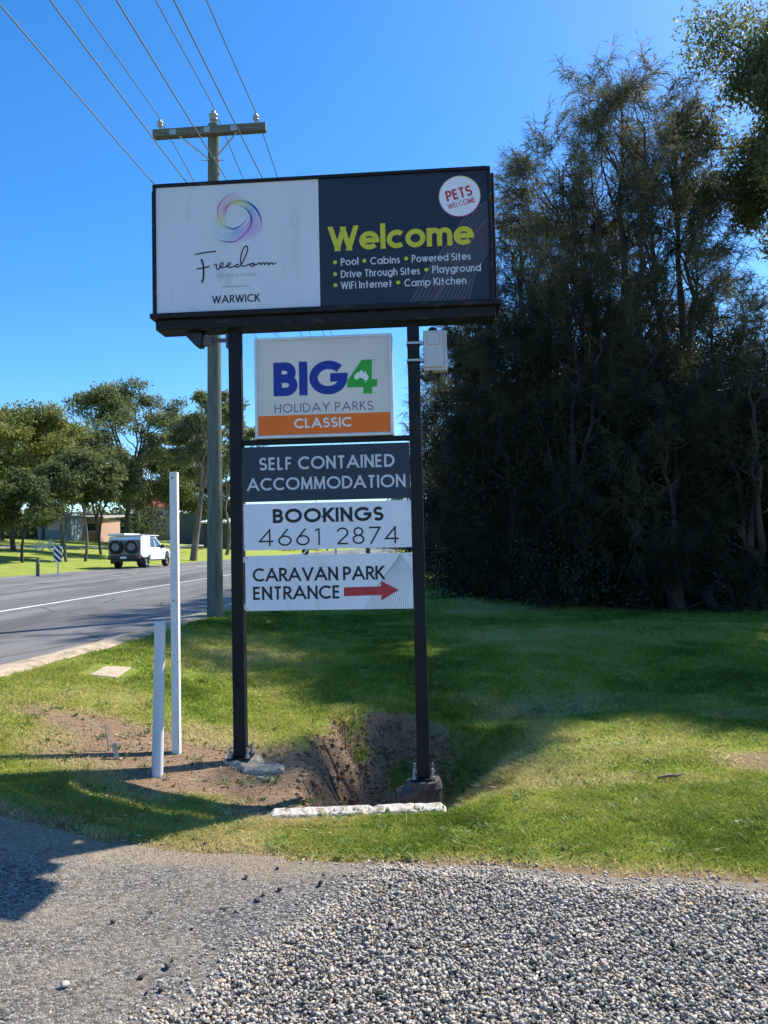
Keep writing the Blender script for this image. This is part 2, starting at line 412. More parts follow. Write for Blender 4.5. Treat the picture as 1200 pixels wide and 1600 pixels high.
# ------------------------------------------------------------------ terrain
RZ = .55                                     # level of the highway
def road_x(Y):                               # near edge of the bitumen
    Y = np.asarray(Y, float)
    return -3.55 + .0476 * Y - .010 * np.clip(12 - Y, 0, 12) ** 2
def road_far(Y): return -18.2 + .0476 * np.asarray(Y, float)
def drive_edge(X):                           # where the bitumen drive meets the grass
    X = np.asarray(X, float)
    return 3.82 - .155 * (X + .33) + .05 * (fbm(X * 1.7, X * 0 + 3, 5) - .5) * 2 + .16 * sstep(.2, .8, np.abs(X + 1.05) < .45) * .3
def ditch(X, Y):
    X = np.asarray(X, float); Y = np.asarray(Y, float)
    wob = (fbm(X * 2.2, Y * 2.2, 21) - .5) * .46
    xl = -.56 - .07 * (Y - 5) + wob
    xr = .50 + .40 * (Y - 4.6) + wob
    a = sstep(0, .42, X - xl) * (1 - sstep(-.85, .22, X - xr))
    b = sstep(4.52, 4.66, Y) * (1 - sstep(6.15, 7.2, Y + wob + .55 * np.clip((X - .3) / .9, -1.2, 1.2) ** 2))
    hole = .72 * a * b
    cy = 6.9 + .32 * (X - .5)
    sw = .17 * np.exp(-((Y - cy) / .55) ** 2) * sstep(-.1, .7, X) * (1 - sstep(2.2, 4.5, X))
    return np.maximum(hole, sw)
def height(X, Y):
    X = np.asarray(X, float); Y = np.asarray(Y, float)
    xe = road_x(Y)
    base = .25 * sstep(4.5, 12, Y) + .02 * (fbm(X * .6, Y * .6, 3) - .5)
    t = sstep(0, 3.0, X - xe)
    z = (RZ - .02) * (1 - t) + base * t
    lat = road_far(Y) - X
    up = np.where(lat > 0, RZ - .02 + .10 * np.clip(lat, 0, 26) + .03 * np.clip(lat - 26, 0, 120), 0)
    z = np.where(X < xe, RZ - .03, z)
    z = np.where(lat > -.2, np.maximum(z, up), z)
    z = z - ditch(X, Y) + .025 * (fbm(X * 3, Y * 3, 8, 3) - .5) * sstep(0, .3, X - xe) * sstep(3.6, 4.4, Y)
    dd = ditch(X, Y)
    z = z + .085 * (fbm(X * 7, Y * 7, 15, 4) - .5) * sstep(.03, .25, dd) * (1 - .4 * sstep(.5, .7, dd))
    return z
def dirt_mask(X, Y):
    X = np.asarray(X, float); Y = np.asarray(Y, float)
    n = (fbm(X * 2.6, Y * 2.6, 31) - .5) * 1.5
    def blob(cx, cy, rx, ry, soft=.45):
        r = np.sqrt(((X - cx) / rx) ** 2 + ((Y - cy) / ry) ** 2)
        return 1 - sstep(1 - soft, 1 + soft, r + n * .6)
    d = np.maximum.reduce([blob(-1.35, 5.35, 1.25, .62), blob(-.62, 4.95, .55, .52), blob(-1.9, 5.6, .8, .35),
                           .55 * blob(1.35, 7.35, .95, .35), .4 * blob(2.3, 7.6, .9, .22), .85 * blob(2.75, 5.3, .42, .22),
                           .5 * blob(1.15, 4.95, .3, .16), .6 * blob(3.1, 6.6, .35, .2), .45 * blob(1.7, 5.0, .6, .12)])
    gx = (ditch(X + .06, Y) - ditch(X - .06, Y)) / .12; gy = (ditch(X, Y + .06) - ditch(X, Y - .06)) / .12
    bank = sstep(.45, 1.0, np.hypot(gx, gy) + n * .25)
    left = 1 - sstep(.25, .95, X)
    d = np.maximum(d, bank * np.maximum(left, .12))
    strip = 1 - sstep(.0, .22, Y - drive_edge(X) + n * .10)
    d = np.maximum(d, strip * .95)
    tree = sstep(-1.2, .6, Y - tree_line(X)) * .75
    return np.clip(np.maximum(d, tree), 0, 1)
def tree_line(X):                            # front of the thicket on the right
    X = np.asarray(X, float)
    return np.interp(X, [1.2, 2.2, 3.2, 3.9, 4.6, 6, 9, 20], [40, 29, 21.5, 16.5, 14, 13.2, 12.8, 12.5]) + np.where(X < 1.2, 60, 0)

def lattice(*runs):
    out = []
    for a, b, st in runs: out.append(np.arange(a, b, st))
    return np.unique(np.round(np.concatenate(out), 4))
gx = lattice((-600, -120, 60), (-120, -30, 10), (-30, -6, 1.2), (-6, -4, .25), (-4, -1.2, .07), (-1.2, 1.6, .035), (1.6, 4.6, .07), (4.6, 8, .3), (8, 40, 2), (40, 600, 40))
gy = lattice((-60, 0, 6), (0, 3.4, .3), (3.4, 4.4, .07), (4.4, 7.6, .035), (7.6, 8.6, .07), (8.6, 14, .25), (14, 40, 1.0), (40, 140, 4), (140, 1500, 60))
X, Y = np.meshgrid(gx, gy)
Z = height(X, Y)
Z = Z - .035 * (1 - sstep(-.35, -.12, Y - drive_edge(X))) * ((X > -8) & (X < 9) & (Y > -4))
nx, ny = len(gx), len(gy)
idx = np.arange(nx * ny).reshape(ny, nx)
F = np.stack([idx[:-1, :-1], idx[:-1, 1:], idx[1:, 1:], idx[1:, :-1]], -1).reshape(-1, 4)
near = (X > -30) & (X < 30) & (Y < 60)
ground = soup('ground', np.stack([X, Y, Z], -1).reshape(-1, 3), F, M['ground'], attrs={'dirt': np.where(near, dirt_mask(X, Y) * (X > road_x(Y)), 0).ravel()}, smooth=True)
tag(ground, 'green lawn and bare soil around the sign', 'ground', kind='structure')

# driveway sheet draped over the ground
dx = np.arange(-7.5, 9.01, .10)
dv = np.linspace(0, 1, 70) ** .75
DX, DV = np.meshgrid(dx, dv)
edge = drive_edge(DX) + .05 * (fbm(DX * 9, DX * 0, 44) - .5)
DY = -4 + (edge + 4) * DV
DZ = height(DX, DY) + .006
keep_x = DX
nx, ny = len(dx), len(dv)
idx = np.arange(nx * ny).reshape(ny, nx)
F = np.stack([idx[:-1, :-1], idx[:-1, 1:], idx[1:, 1:], idx[1:, :-1]], -1).reshape(-1, 4)
cx = DX.ravel()[F].mean(1); cy = DY.ravel()[F].mean(1)
F = F[cx > road_x(cy) - .02]
dust = .30 * (1 - sstep(-1.6, .2, DX + .5 * (3 - DY))) + .55 * (1 - sstep(0, .35, edge - DY)) + .12
dust = dust + .35 * np.exp(-((DX - (-.45 - .9 * (2.9 - DY))) / .22) ** 2)
drive = soup('driveway', np.stack([DX, DY, DZ], -1).reshape(-1, 3), F, M['drive'], attrs={'dust': dust.ravel()}, smooth=True)
tag(drive, 'worn grey bitumen driveway with tan dust', 'driveway', kind='structure')

# highway
def strip(name, xa, xb, ys, z, mat, label, cat):
    ys = np.asarray(ys, float)
    a = np.stack([xa(ys), ys, np.full_like(ys, z)], -1); b = np.stack([xb(ys), ys, np.full_like(ys, z)], -1)
    v = np.stack([a, b], 1).reshape(-1, 3)
    n = len(ys)
    f = np.stack([np.arange(n - 1) * 2, np.arange(n - 1) * 2 + 1, np.arange(n - 1) * 2 + 3, np.arange(n - 1) * 2 + 2], -1)
    return tag(soup(name, v, f, mat), label, cat, kind='structure')
ysr = np.concatenate([np.arange(-30, 16, .5), np.arange(16, 60, 3), np.arange(60, 420, 15)])
strip('road', road_far, lambda y: road_x(y) + .05 * (fbm(y * 2, y * 0, 71) - .5), ysr, RZ, M['road'], 'grey asphalt highway running past the sign', 'road')
def vp(off): return lambda y: off + .0476 * np.asarray(y, float)
strip('road_marking', vp(-7.62), vp(-7.50), np.arange(-30, 300, 4), RZ + .004, M['marking'], 'solid white line along the highway', 'road marking')
strip('road_marking', vp(-17.40), vp(-17.30), np.arange(-30, 300, 4), RZ + .004, M['marking'], 'faint white edge line at the far side of the highway', 'road marking')
for k in range(12):
    y0 = 30.5 + k * 12 - 24
    strip('road_marking', vp(-12.86), vp(-12.74), [y0, y0 + 3], RZ + .004, M['marking'], 'short dash of the broken white lane line', 'road marking')['group'] = 'dashes of the lane line'
yv = np.concatenate([np.arange(-2, 22, .12), np.arange(22, 80, 3)])
vn = fbm(yv * 1.3, yv * 0, 77); vn2 = fbm(yv * 2.1, yv * 0 + 9, 78)
va = np.stack([road_x(yv) - .06 - .10 * vn, yv, np.full_like(yv, RZ + .006)], -1)
xm = road_x(yv) + .06 + .04 * vn; vm = np.stack([xm, yv, height(xm, yv) + .035], -1)
xb = road_x(yv) + .10 + .26 * vn2; vb = np.stack([xb, yv, height(xb, yv) + .006], -1)
v = np.stack([va, vm, vb], 1).reshape(-1, 3); n = len(yv); i3 = np.arange(n - 1) * 3
f = np.concatenate([np.stack([i3, i3 + 1, i3 + 4, i3 + 3], -1), np.stack([i3 + 1, i3 + 2, i3 + 5, i3 + 4], -1)])
tag(soup('road_verge', v, f, M['verge'], smooth=True), 'sandy strip between highway and lawn', 'verge', kind='structure')
yp = np.arange(20, 120, 2.0)
def path_x(y): return road_far(y) - 14.5 + 1.0 * np.sin(y * .09)
xa, xb = path_x(yp) - .9, path_x(yp) + .9
v = np.stack([np.stack([xa, yp, height(xa, yp) + .05], -1), np.stack([xb, yp, height(xb, yp) + .05], -1)], 1).reshape(-1, 3); n = len(yp)
f = np.stack([np.arange(n - 1) * 2, np.arange(n - 1) * 2 + 1, np.arange(n - 1) * 2 + 3, np.arange(n - 1) * 2 + 2], -1)
tag(soup('path', v, f, M['path']), 'pale path through the park beyond the highway', 'path', kind='structure')

def px(x, y, Yd):
    """world point at forward distance Yd seen at pixel (x, y) of the 1200 x 1600 photograph"""
    d = CAM_M.to_3x3() @ Vector(((x - 600) / 1155.56, -(y - 800) / 1155.56, -1))
    t = Yd / d.y
    return Vector((d.x * t, Yd, EYE + d.z * t))

# ------------------------------------------------------------------ lettering: a geometric stroke alphabet
def arc(cx, cy, rx, ry, a0, a1, n=18):
    return [(cx + rx * math.cos(RAD(a0 + (a1 - a0) * i / n)), cy + ry * math.sin(RAD(a0 + (a1 - a0) * i / n))) for i in range(n + 1)]
XH = .68
def _bowl(cx, r=.34, a0=0, a1=360): return arc(cx, XH / 2, r, XH / 2, a0, a1, 28)
G = {  # width, strokes
 'A': (.86, [[(0, 0), (.43, 1)], [(.43, 1), (.86, 0)], [(.17, .3), (.69, .3)]]),
 'B': (.52, [[(0, 0), (0, 1)], [(0, 1), (.26, 1)] + arc(.26, .76, .22, .24, 90, -90, 12)[1:] + [(0, .52)], [(0, .52), (.28, .52)] + arc(.28, .26, .25, .26, 90, -90, 12)[1:] + [(0, 0)]]),
 'C': (.80, [arc(.5, .5, .5, .5, 48, 312, 30)]),
 'D': (.70, [[(0, 0), (0, 1)], [(0, 1), (.22, 1)] + arc(.22, .5, .48, .5, 90, -90, 20)[1:] + [(0, 0)]]),
 'E': (.44, [[(0, 0), (0, 1)], [(0, 1), (.44, 1)], [(0, .52), (.41, .52)], [(0, 0), (.44, 0)]]),
 'F': (.42, [[(0, 0), (0, 1)], [(0, 1), (.42, 1)], [(0, .5), (.38, .5)]]),
 'G': (.98, [arc(.5, .5, .5, .5, 42, 360, 34), [(1.0, .5), (.56, .5)]]),
 'H': (.60, [[(0, 0), (0, 1)], [(.60, 0), (.60, 1)], [(0, .52), (.60, .52)]]),
 'I': (.0, [[(0, 0), (0, 1)]]),
 'K': (.54, [[(0, 0), (0, 1)], [(0, .40), (.50, 1)], [(.16, .58), (.56, 0)]]),
 'L': (.38, [[(0, 0), (0, 1)], [(0, 0), (.38, 0)]]),
 'M': (.80, [[(0, 0), (.06, 1)], [(.06, 1), (.40, .05)], [(.40, .05), (.74, 1)], [(.74, 1), (.80, 0)]]),
 'N': (.62, [[(0, 0), (0, 1)], [(0, 1), (.62, 0)], [(.62, 0), (.62, 1)]]),
 'O': (1.0, [arc(.5, .5, .5, .5, 0, 360, 40)]),
 'P': (.48, [[(0, 0), (0, 1)], [(0, 1), (.22, 1)] + arc(.22, .73, .26, .27, 90, -90, 14)[1:] + [(0, .46)]]),
 'R': (.50, [[(0, 0), (0, 1)], [(0, 1), (.22, 1)] + arc(.22, .74, .25, .26, 90, -90, 14)[1:] + [(0, .48)], [(.20, .48), (.52, 0)]]),
 'S': (.50, [arc(.25, .75, .24, .25, 28, 270, 18) + arc(.25, .25, .26, .25, 90, -150, 18)[1:]]),
 'T': (.52, [[(0, 1), (.52, 1)], [(.26, 0), (.26, 1)]]),
 'U': (.58, [[(0, 1), (0, .29)] + arc(.29, .29, .29, .29, 180, 360, 16)[1:] + [(.58, 1)]]),
 'V': (.76, [[(0, 1), (.38, 0)], [(.38, 0), (.76, 1)]]),
 'W': (1.12, [[(0, 1), (.29, 0)], [(.29, 0), (.56, .97)], [(.56, .97), (.83, 0)], [(.83, 0), (1.12, 1)]]),
 'Y': (.68, [[(0, 1), (.34, .46)], [(.68, 1), (.34, .46)], [(.34, .50), (.34, 0)]]),
 'a': (.68, [_bowl(.34), [(.68, 0), (.68, XH)]]),
 'b': (.68, [[(0, 0), (0, 1.02)], _bowl(.34)]),
 'c': (.56, [_bowl(.34, .34, 48, 312)]),
 'd': (.68, [_bowl(.34), [(.68, 0), (.68, 1.02)]]),
 'e': (.68, [_bowl(.34, .34, 0, 318), [(.02, XH / 2), (.68, XH / 2)]]),
 'g': (.68, [_bowl(.34), [(.68, XH), (.68, .02)] + arc(.34, .02, .34, .32, 0, -150, 14)[1:]]),
 'h': (.48, [[(0, 0), (0, 1.02)], [(0, .36)] + arc(.24, .40, .24, .28, 180, 0, 14)[1:] + [(.48, 0)]]),
 'i': (.0, [[(0, 0), (0, XH)], 'dot']),
 'l': (.0, [[(0, 0), (0, 1.04)]]),
 'm': (.92, [[(0, 0), (0, XH)], [(0, .38)] + arc(.23, .42, .23, .26, 180, 0, 14)[1:] + [(.46, 0)], [(.46, .38)] + arc(.69, .42, .23, .26, 180, 0, 14)[1:] + [(.92, 0)]]),
 'n': (.48, [[(0, 0), (0, XH)], [(0, .36)] + arc(.24, .40, .24, .28, 180, 0, 14)[1:] + [(.48, 0)]]),
 'o': (.68, [_bowl(.34)]),
 'p': (.68, [[(0, -.32), (0, XH)], _bowl(.34)]),
 'r': (.24, [[(0, 0), (0, XH)], [(0, .36)] + arc(.22, .44, .22, .24, 180, 78, 8)[1:]]),
 's': (.32, [arc(.16, .51, .15, .17, 28, 270, 14) + arc(.16, .17, .16, .17, 90, -150, 14)[1:]]),
 't': (.40, [[(.17, 0), (.17, .96)], [(-.02, XH - .05), (.40, XH - .05)]]),
 'u': (.48, [[(0, XH), (0, .26)] + arc(.24, .26, .24, .26, 180, 360, 14)[1:] + [(.48, XH)], [(.48, 0), (.48, XH)]]),
 'v': (.52, [[(0, XH), (.26, 0)], [(.26, 0), (.52, XH)]]),
 'w': (.82, [[(0, XH), (.21, 0)], [(.21, 0), (.41, XH)], [(.41, XH), (.61, 0)], [(.61, 0), (.82, XH)]]),
 'y': (.54, [[(0, XH), (.29, .04)], [(.54, XH), (.17, -.32)]]),
 '1': (.20, [[(.20, 0), (.20, 1)], [(0, .90), (.20, 1.0)]]),
 '2': (.54, [arc(.27, .71, .27, .29, 165, -28, 20) + [(.0, .0)], [(0, 0), (.56, 0)]]),
 '4': (.66, [[(.50, 0), (.50, 1)], [(.50, 1), (.0, .26)], [(0, .26), (.68, .26)]]),
 '6': (.58, [arc(.29, .29, .29, .29, 0, 360, 30), [(.045, .44), (.40, 1)]]),
 '7': (.56, [[(0, 1), (.56, 1)], [(.56, 1), (.10, 0)]]),
 '8': (.54, [arc(.27, .76, .22, .24, 0, 360, 26), arc(.27, .26, .27, .26, 0, 360, 28)]),
 ' ': (.22, []),
}
def stroke_strip(pts, w, cut):
    """outline quads of a poly-line of width w; straight two-point strokes are cut level with the line of type"""
    P = [Vector(p).to_2d() if len(p) > 2 else Vector(p) for p in pts]
    L, Rr = [], []
    n = len(P)
    closed = n > 3 and (P[0] - P[-1]).length < 1e-6
    for i in range(n):
        if closed and i in (0, n - 1): a, b = P[-2], P[1]
        else: a, b = P[max(i - 1, 0)], P[min(i + 1, n - 1)]
        d = (b - a).normalized()
        nrm = Vector((-d.y, d.x))
        k = 1.0
        if 0 < i < n - 1:
            d1 = (P[i] - P[i - 1]).normalized(); c = abs(d1.dot(d)); k = min(1 / max(c, .4), 1.6)
        l, r = P[i] + nrm * w / 2 * k, P[i] - nrm * w / 2 * k
        if cut and not closed and i in (0, n - 1):
            if n == 2 or True:
                e = (P[1] - P[0]).normalized() if i == 0 else (P[-1] - P[-2]).normalized()
                if abs(e.y) > .45 and (n == 2 or abs(e.y) > .95):
                    yy = P[i].y - (w / 2 if ((e.y > 0) == (i == 0)) else -w / 2)
                    l = l + e * ((yy - l.y) / e.y); r = r + e * ((yy - r.y) / e.y)
        L.append(l); Rr.append(r)
    return L, Rr

def text(mb, s, p0, p1, cap, w, m, off, track=.16, level=True):
    """p0, p1: ends of the base line in (s, z) on a face; cap: cap height in metres; off(s, z, k) -> 3-D point"""
    x, items = 0.0, []
    for ch in s:
        W, st = G[ch]
        k = (1 - w)
        for q in st:
            if q == 'dot':
                items.append(([(x + w / 2, XH * k + w / 2 + .22 * k)] , 'dot')); continue
            items.append(([(x + w / 2 + a * (1.0), w / 2 + b * k) for a, b in q], 'line'))
        x += W + w + track if ch != ' ' else W + track
    total = x - track
    p0 = Vector(p0); p1 = Vector(p1)
    if level: zz = (p0.y + p1.y) / 2; p0.y = p1.y = zz
    e = (p1 - p0); Lw = e.length; e.normalize(); nrm = Vector((-e.y, e.x))
    sx = Lw / total
    for i, (q, kind) in enumerate(items):
        lift = .0006 + .00022 * (i % 7)
        if kind == 'dot':
            c = q[0]; r = w * .62
            pts = [(c[0] + r * math.cos(t * math.pi / 8), c[1] + r * math.sin(t * math.pi / 8) ) for t in range(16)]
            mb.add([off(*(p0 + e * (a * sx) + nrm * (b * cap)), lift) for a, b in pts], [tuple(range(16))], m)
            continue
        # stroke in a frame where x is already stretched, so weight stays even
        qq = [(a * sx / cap, b) for a, b in q]
        l, r = stroke_strip(qq, w, True)
        vs = [off(*(p0 + e * (a.x * cap) + nrm * (a.y * cap)), lift) for a in l] + [off(*(p0 + e * (a.x * cap) + nrm * (a.y * cap)), lift) for a in r]
        n = len(l)
        mb.add(vs, [(i2, i2 + 1, n + i2 + 1, n + i2) for i2 in range(n - 1)], m)

def catmull(pts, n=8):
    P = [Vector(p) for p in pts]; out = []
    for i in range(len(P) - 1):
        a, b, c, d = P[max(i - 1, 0)], P[i], P[i + 1], P[min(i + 2, len(P) - 1)]
        for k in range(n):
            t = k / n
            out.append(.5 * ((2 * b) + (c - a) * t + (2 * a - 5 * b + 4 * c - d) * t * t + (3 * b - a - 3 * c + d) * t ** 3))
    out.append(P[-1])
    return out

# ------------------------------------------------------------------ the sign
SA = RAD(-3.9)
SO = Vector((0, 5.43, 0))
sign = empty('roadside_sign', (0, 5.43, 0), SA, 'tall black two-post welcome sign with large lightbox over stacked panels', 'sign')
SU, SN = Vector((math.cos(SA), math.sin(SA), 0)), Vector((-math.sin(SA), math.cos(SA), 0))
def S(x, y, yl):
    """(s, z) of photograph pixel (x, y) on the sign's face at local depth yl"""
    d = CAM_M.to_3x3() @ Vector(((x - 600) / 1155.56, -(y - 800) / 1155.56, -1))
    o = Vector((0, 0, EYE))
    t = ((SO + SN * yl - o).dot(SN)) / d.dot(SN)
    p = o + d * t
    return Vector(((p - SO).dot(SU), p.z))
def face(yl): return lambda s, z, k: (s, yl - k, z)

PW = .0445
PL, PR = S(367.5, 700, -PW).x, S(649.5, 700, -PW).x
zl0, zr0 = .075, -.075
for sx, z0 in ((PL, zl0), (PR, zr0)):
    b = MB(); b.box(sx - PW, sx + PW, -PW, PW, z0, 3.245)
    po = b.build('post', M['black_steel'], sign, bevel=.006)
    b = MB(); b.box(sx - .085, sx + .085, -.085, .085, z0 - .012, z0)
    b.build('base_plate', M['black_steel'], po, bevel=.002)
    for ax in (-.066, .066):
        for ay in (-.066, .066):
            b = MB(); b.tube([(sx + ax, ay, z0), (sx + ax, ay, z0 + .075)], .009, 8); b.tube([(sx + ax, ay, z0), (sx + ax, ay, z0 + .02)], .017, 6, smooth=False)
            b.build('anchor_bolt', M['galv'], po)

# upper lightbox
FY = -.13
fl = S(244, 393, FY).x; fr = S(764, 370, FY).x
zt = S(500, 279.5, FY).y; zb = (S(244.5, 489.5, FY).y + S(766, 467, FY).y) / 2
xm = S(499, 380, FY).x
b = MB()
b.box(fl - .045, fr + .050, FY + .03, .17, zb - .04, zt - .01)               # cabinet body, wider than its bezel
lightbox = b.build('lightbox', M['box_steel'], sign, bevel=.006)
b = MB()
b.box(fl - .022, fl, FY - .012, FY + .028, zb - .005, zt + .022)
b.box(fr, fr + .022, FY - .012, FY + .028, zb - .005, zt + .022)
b.box(fl + .0005, fr - .0005, FY - .014, FY + .028, zt, zt + .024)
b.build('bezel', M['box_steel'], lightbox, bevel=.003)
b = MB()
b.box(fl - .045, fr + .075, FY - .028, .19, zb - .045, zb - .006)
b.build('bottom_ledge', M['box_steel'], lightbox, bevel=.008)
b = MB()
b.box(fl - .015, fr + .035, FY + .012, .075, zb - .122, zb - .0465)
b.build('support_beam', M['box_steel'], sign, bevel=.006)

Q2 = lambda x, y: S(480 + x / 3.75, 240 + y / 3.75, FY)
Q1 = lambda x, y: S(220 + x / 4, 240 + y / 4, FY)
Q8 = lambda x, y: S(300 + x / 8, 290 + y / 8, FY)
off = face(FY)
capm = lambda yl, n: n * 5.3 / 1155.56
sc = S(500, 400, FY).y - S(500, 401, FY).y          # metres per photo pixel on this face

# white half with the swirl, script and town name
b = MB()
b.box(fl + .001, xm - .001, FY, FY + .027, zb, zt - .001, 0)
WM = [M['box_white'], M['ink'], M['grey_ink'], M['art']]
c0 = Q8(565, 392)
base = np.array((.64, .67, .72))
hub = np.array((565., 392.))
outer = [(545, 82), (440, 125), (345, 235), (285, 360), (235, 520), (232, 615), (300, 675), (420, 705), (560, 702), (720, 680), (840, 610), (872, 500), (850, 380), (790, 270), (690, 165), (610, 105)]
ang_o = [math.atan2(-(y - hub[1]), x - hub[0]) for x, y in outer]; rad_o = [math.hypot(x - hub[0], y - hub[1]) for x, y in outer]
order = np.argsort(ang_o)
ao = np.array(ang_o)[order]; ro = np.array(rad_o)[order]
ao = np.concatenate([ao - 2 * np.pi, ao, ao + 2 * np.pi]); ro = np.tile(ro, 3)
hues = [(0, (.48, .30, .62)), (45, (.24, .48, .70)), (78, (.78, .74, .32)), (115, (.66, .52, .60)), (160, (.72, .36, .56)), (200, (.74, .74, .48)), (235, (.58, .70, .72)), (275, (.40, .46, .78)), (318, (.66, .46, .76)), (360, (.48, .30, .62))]
ha = np.array([h for h, _ in hues]); hc = np.array([c for _, c in hues])
NT, NR = 96, 7
gv, gc = [], []
for i in range(NT + 1):
    th = 2 * np.pi * i / NT
    R1 = np.interp(th, ao, ro); R0 = 148 + 8 * math.cos(3 * th)
    for j in range(NR + 1):
        f_ = j / NR
        r = R0 + (R1 - R0) * f_
        x, y = hub[0] + r * math.cos(th), hub[1] - r * math.sin(th)
        tw = (math.degrees(th) + 34 * f_) % 360
        cc = np.array([np.interp(tw, ha, hc[:, k]) for k in range(3)]) * .85
        a = .85 * (1 - f_) ** .7 * (.65 + .35 * math.cos(3 * (th - .9))) + .42 * (1 - f_ ** 5)
        a = min(max(a, 0), .85)
        gv.append(off(*Q8(x, y), .0008)); gc.append(tuple(base * (1 - a) + cc * a))
gf = [(i * (NR + 1) + j, (i + 1) * (NR + 1) + j, (i + 1) * (NR + 1) + j + 1, i * (NR + 1) + j + 1) for i in range(NT) for j in range(NR)]
b.add(gv, gf, 3, True, gc)
def ribbon(b, pts, cols, w0, w1, lift, fq, m):
    C = catmull(pts, 10); n = len(C); vs, cs = [], []
    for i, p in enumerate(C):
        d = (C[min(i + 1, n - 1)] - C[max(i - 1, 0)]).normalized(); nr = Vector((-d.y, d.x))
        t = i / (n - 1); ww = (w0 + (w1 - w0) * math.sin(math.pi * min(max(t, 0), 1)))
        for sg in (1, -1):
            q = p + nr * ww * sg / 2
            vs.append(off(*fq(q.x, q.y), lift))
            k = t * (len(cols) - 1); k0 = min(int(k), len(cols) - 2)
            cs.append(tuple(np.array(cols[k0]) * (1 - k + k0) + np.array(cols[k0 + 1]) * (k - k0)))
    b.add(vs, [(2 * i, 2 * i + 1, 2 * i + 3, 2 * i + 2) for i in range(n - 1)], m, True, cs)
ribbon(b, [(550, 84), (440, 130), (350, 225), (322, 320), (345, 420), (410, 505), (500, 540), (580, 520), (650, 465), (705, 380)],
       [(.6, .5, .62), (.55, .16, .40), (.50, .08, .30), (.62, .40, .18), (.66, .62, .25), (.10, .28, .38), (.03, .08, .42), (.40, .12, .45), (.62, .5, .66)], 6, 22, .0012, Q8, 3)
ribbon(b, [(412, 330), (430, 270), (490, 215), (590, 190), (690, 207), (780, 270), (840, 360), (870, 460), (850, 570)],
       [(.60, .30, .42), (.55, .05, .10), (.58, .40, .12), (.55, .50, .16), (.10, .32, .36), (.01, .05, .36), (.10, .05, .40), (.45, .16, .50), (.66, .55, .68)], 7, 28, .0014, Q8, 3)
ribbon(b, [(560, 248), (640, 268), (705, 325), (742, 410), (728, 510), (660, 605), (560, 688), (450, 705), (340, 685), (245, 640)],
       [(.66, .66, .4), (.20, .42, .30), (.02, .10, .34), (.04, .06, .40), (.34, .10, .44), (.55, .12, .45), (.42, .20, .50), (.05, .10, .30), (.30, .42, .42), (.68, .70, .70)], 6, 23, .0016, Q8, 3)
def pen(b, pts, w, m, fq, lift=.0012, sm=True):
    C = catmull(pts, 8) if sm else [Vector(p) for p in pts]
    l, r = stroke_strip([tuple(p) for p in C], w, False)
    n = len(l)
    b.add([off(*fq(p.x, p.y), lift) for p in l] + [off(*fq(p.x, p.y), lift) for p in r], [(i, i + 1, n + i + 1, n + i) for i in range(n - 1)], m)
pen(b, [(40, 862), (160, 838), (300, 822)], 17, 1, Q8, .0010)
pen(b, [(115, 918), (140, 990), (146, 1090), (142, 1160), (122, 1212)], 23, 1, Q8, .0012)
pen(b, [(58, 1044), (140, 1030), (220, 1012)], 17, 1, Q8, .0014)
pen(b, [(272, 1003), (292, 983), (308, 990), (303, 1025), (318, 1047), (338, 1040), (360, 1012), (388, 985), (382, 966), (358, 975), (348, 1003), (362, 1024), (400, 1022), (450, 1003), (480, 982), (474, 964), (450, 974), (440, 1002), (456, 1022), (500, 1020), (548, 1000), (572, 984), (590, 986)], 15, 1, Q8, .0010)
pen(b, [(590, 986), (562, 988), (546, 1006), (562, 1020), (592, 1010), (622, 980), (655, 912), (690, 825), (696, 775), (678, 756), (645, 785), (614, 870), (608, 955), (624, 1002), (660, 1006), (705, 990), (738, 978)], 15, 1, Q8, .0016)
pen(b, [(752, 972), (730, 990), (740, 1010), (768, 1006), (784, 986), (764, 972), (752, 974), (790, 992), (834, 972), (852, 966), (860, 990), (884, 966), (902, 968), (908, 988), (934, 964), (952, 968), (958, 990), (984, 966), (1002, 968), (1012, 984), (1055, 966)], 15, 1, Q8, .0012)
text(b, 'LIFESTYLE PARKS', Q1(470, 776), Q1(718, 763), 5.0 * sc, .10, 2, off, .34)
pen(b, [(507, 833), (680, 826)], 4, 2, Q1, .001, False)
text(b, 'WARWICK', Q1(446, 938), Q1(743, 924), 12.3 * sc, .17, 1, off, .13)
wf = b.build('white_face', WM, lightbox)
wf['label'] = 'white half of the lightbox with pastel swirl and handwritten name'

# navy half
b = MB()
b.box(xm + .001, fr - .001, FY + .001, FY + .027, zb, zt - .001, 0)
NM = [M['panel_navy'], M['lime'], M['pale'], M['mauve'], M['red'], M['panel_white'], M['art']]
offn = face(FY + .001)
LB = catmull([(600, 868), (660, 760), (720, 655), (780, 575), (850, 480), (900, 400), (960, 335), (1063, 268)], 6)
RB = catmull([(952, 868), (965, 800), (985, 720), (1010, 670), (1035, 630), (1050, 600), (1060, 575), (1066, 555)], 6)
nb = len(LB)
def band(f0, f1, lift):
    vs = []
    for i in range(nb):
        t = i / (nb - 1)
        bend = .10 * math.sin(math.pi * t)
        for ff in (f0, f1):
            g = min(max(ff + bend * ff * (1 - ff) * 4, 0), 1)
            p = LB[i].lerp(RB[i], g); vs.append(offn(*Q2(min(p.x, 1063 + (p.y - 85) * .015), p.y), lift))
    b.add(vs, [(2 * i, 2 * i + 1, 2 * i + 3, 2 * i + 2) for i in range(nb - 1)], 3)
fpos = 0.0
for k in range(13):
    wd = .042 if k not in (5,) else .11
    band(fpos, fpos + wd, .0004); fpos += wd + .026
band(fpos, 1.0, .0004)
text(b, 'Welcome', Q2(128, 572), Q2(976, 533), 38.5 * sc, .20, 1, offn, .085)
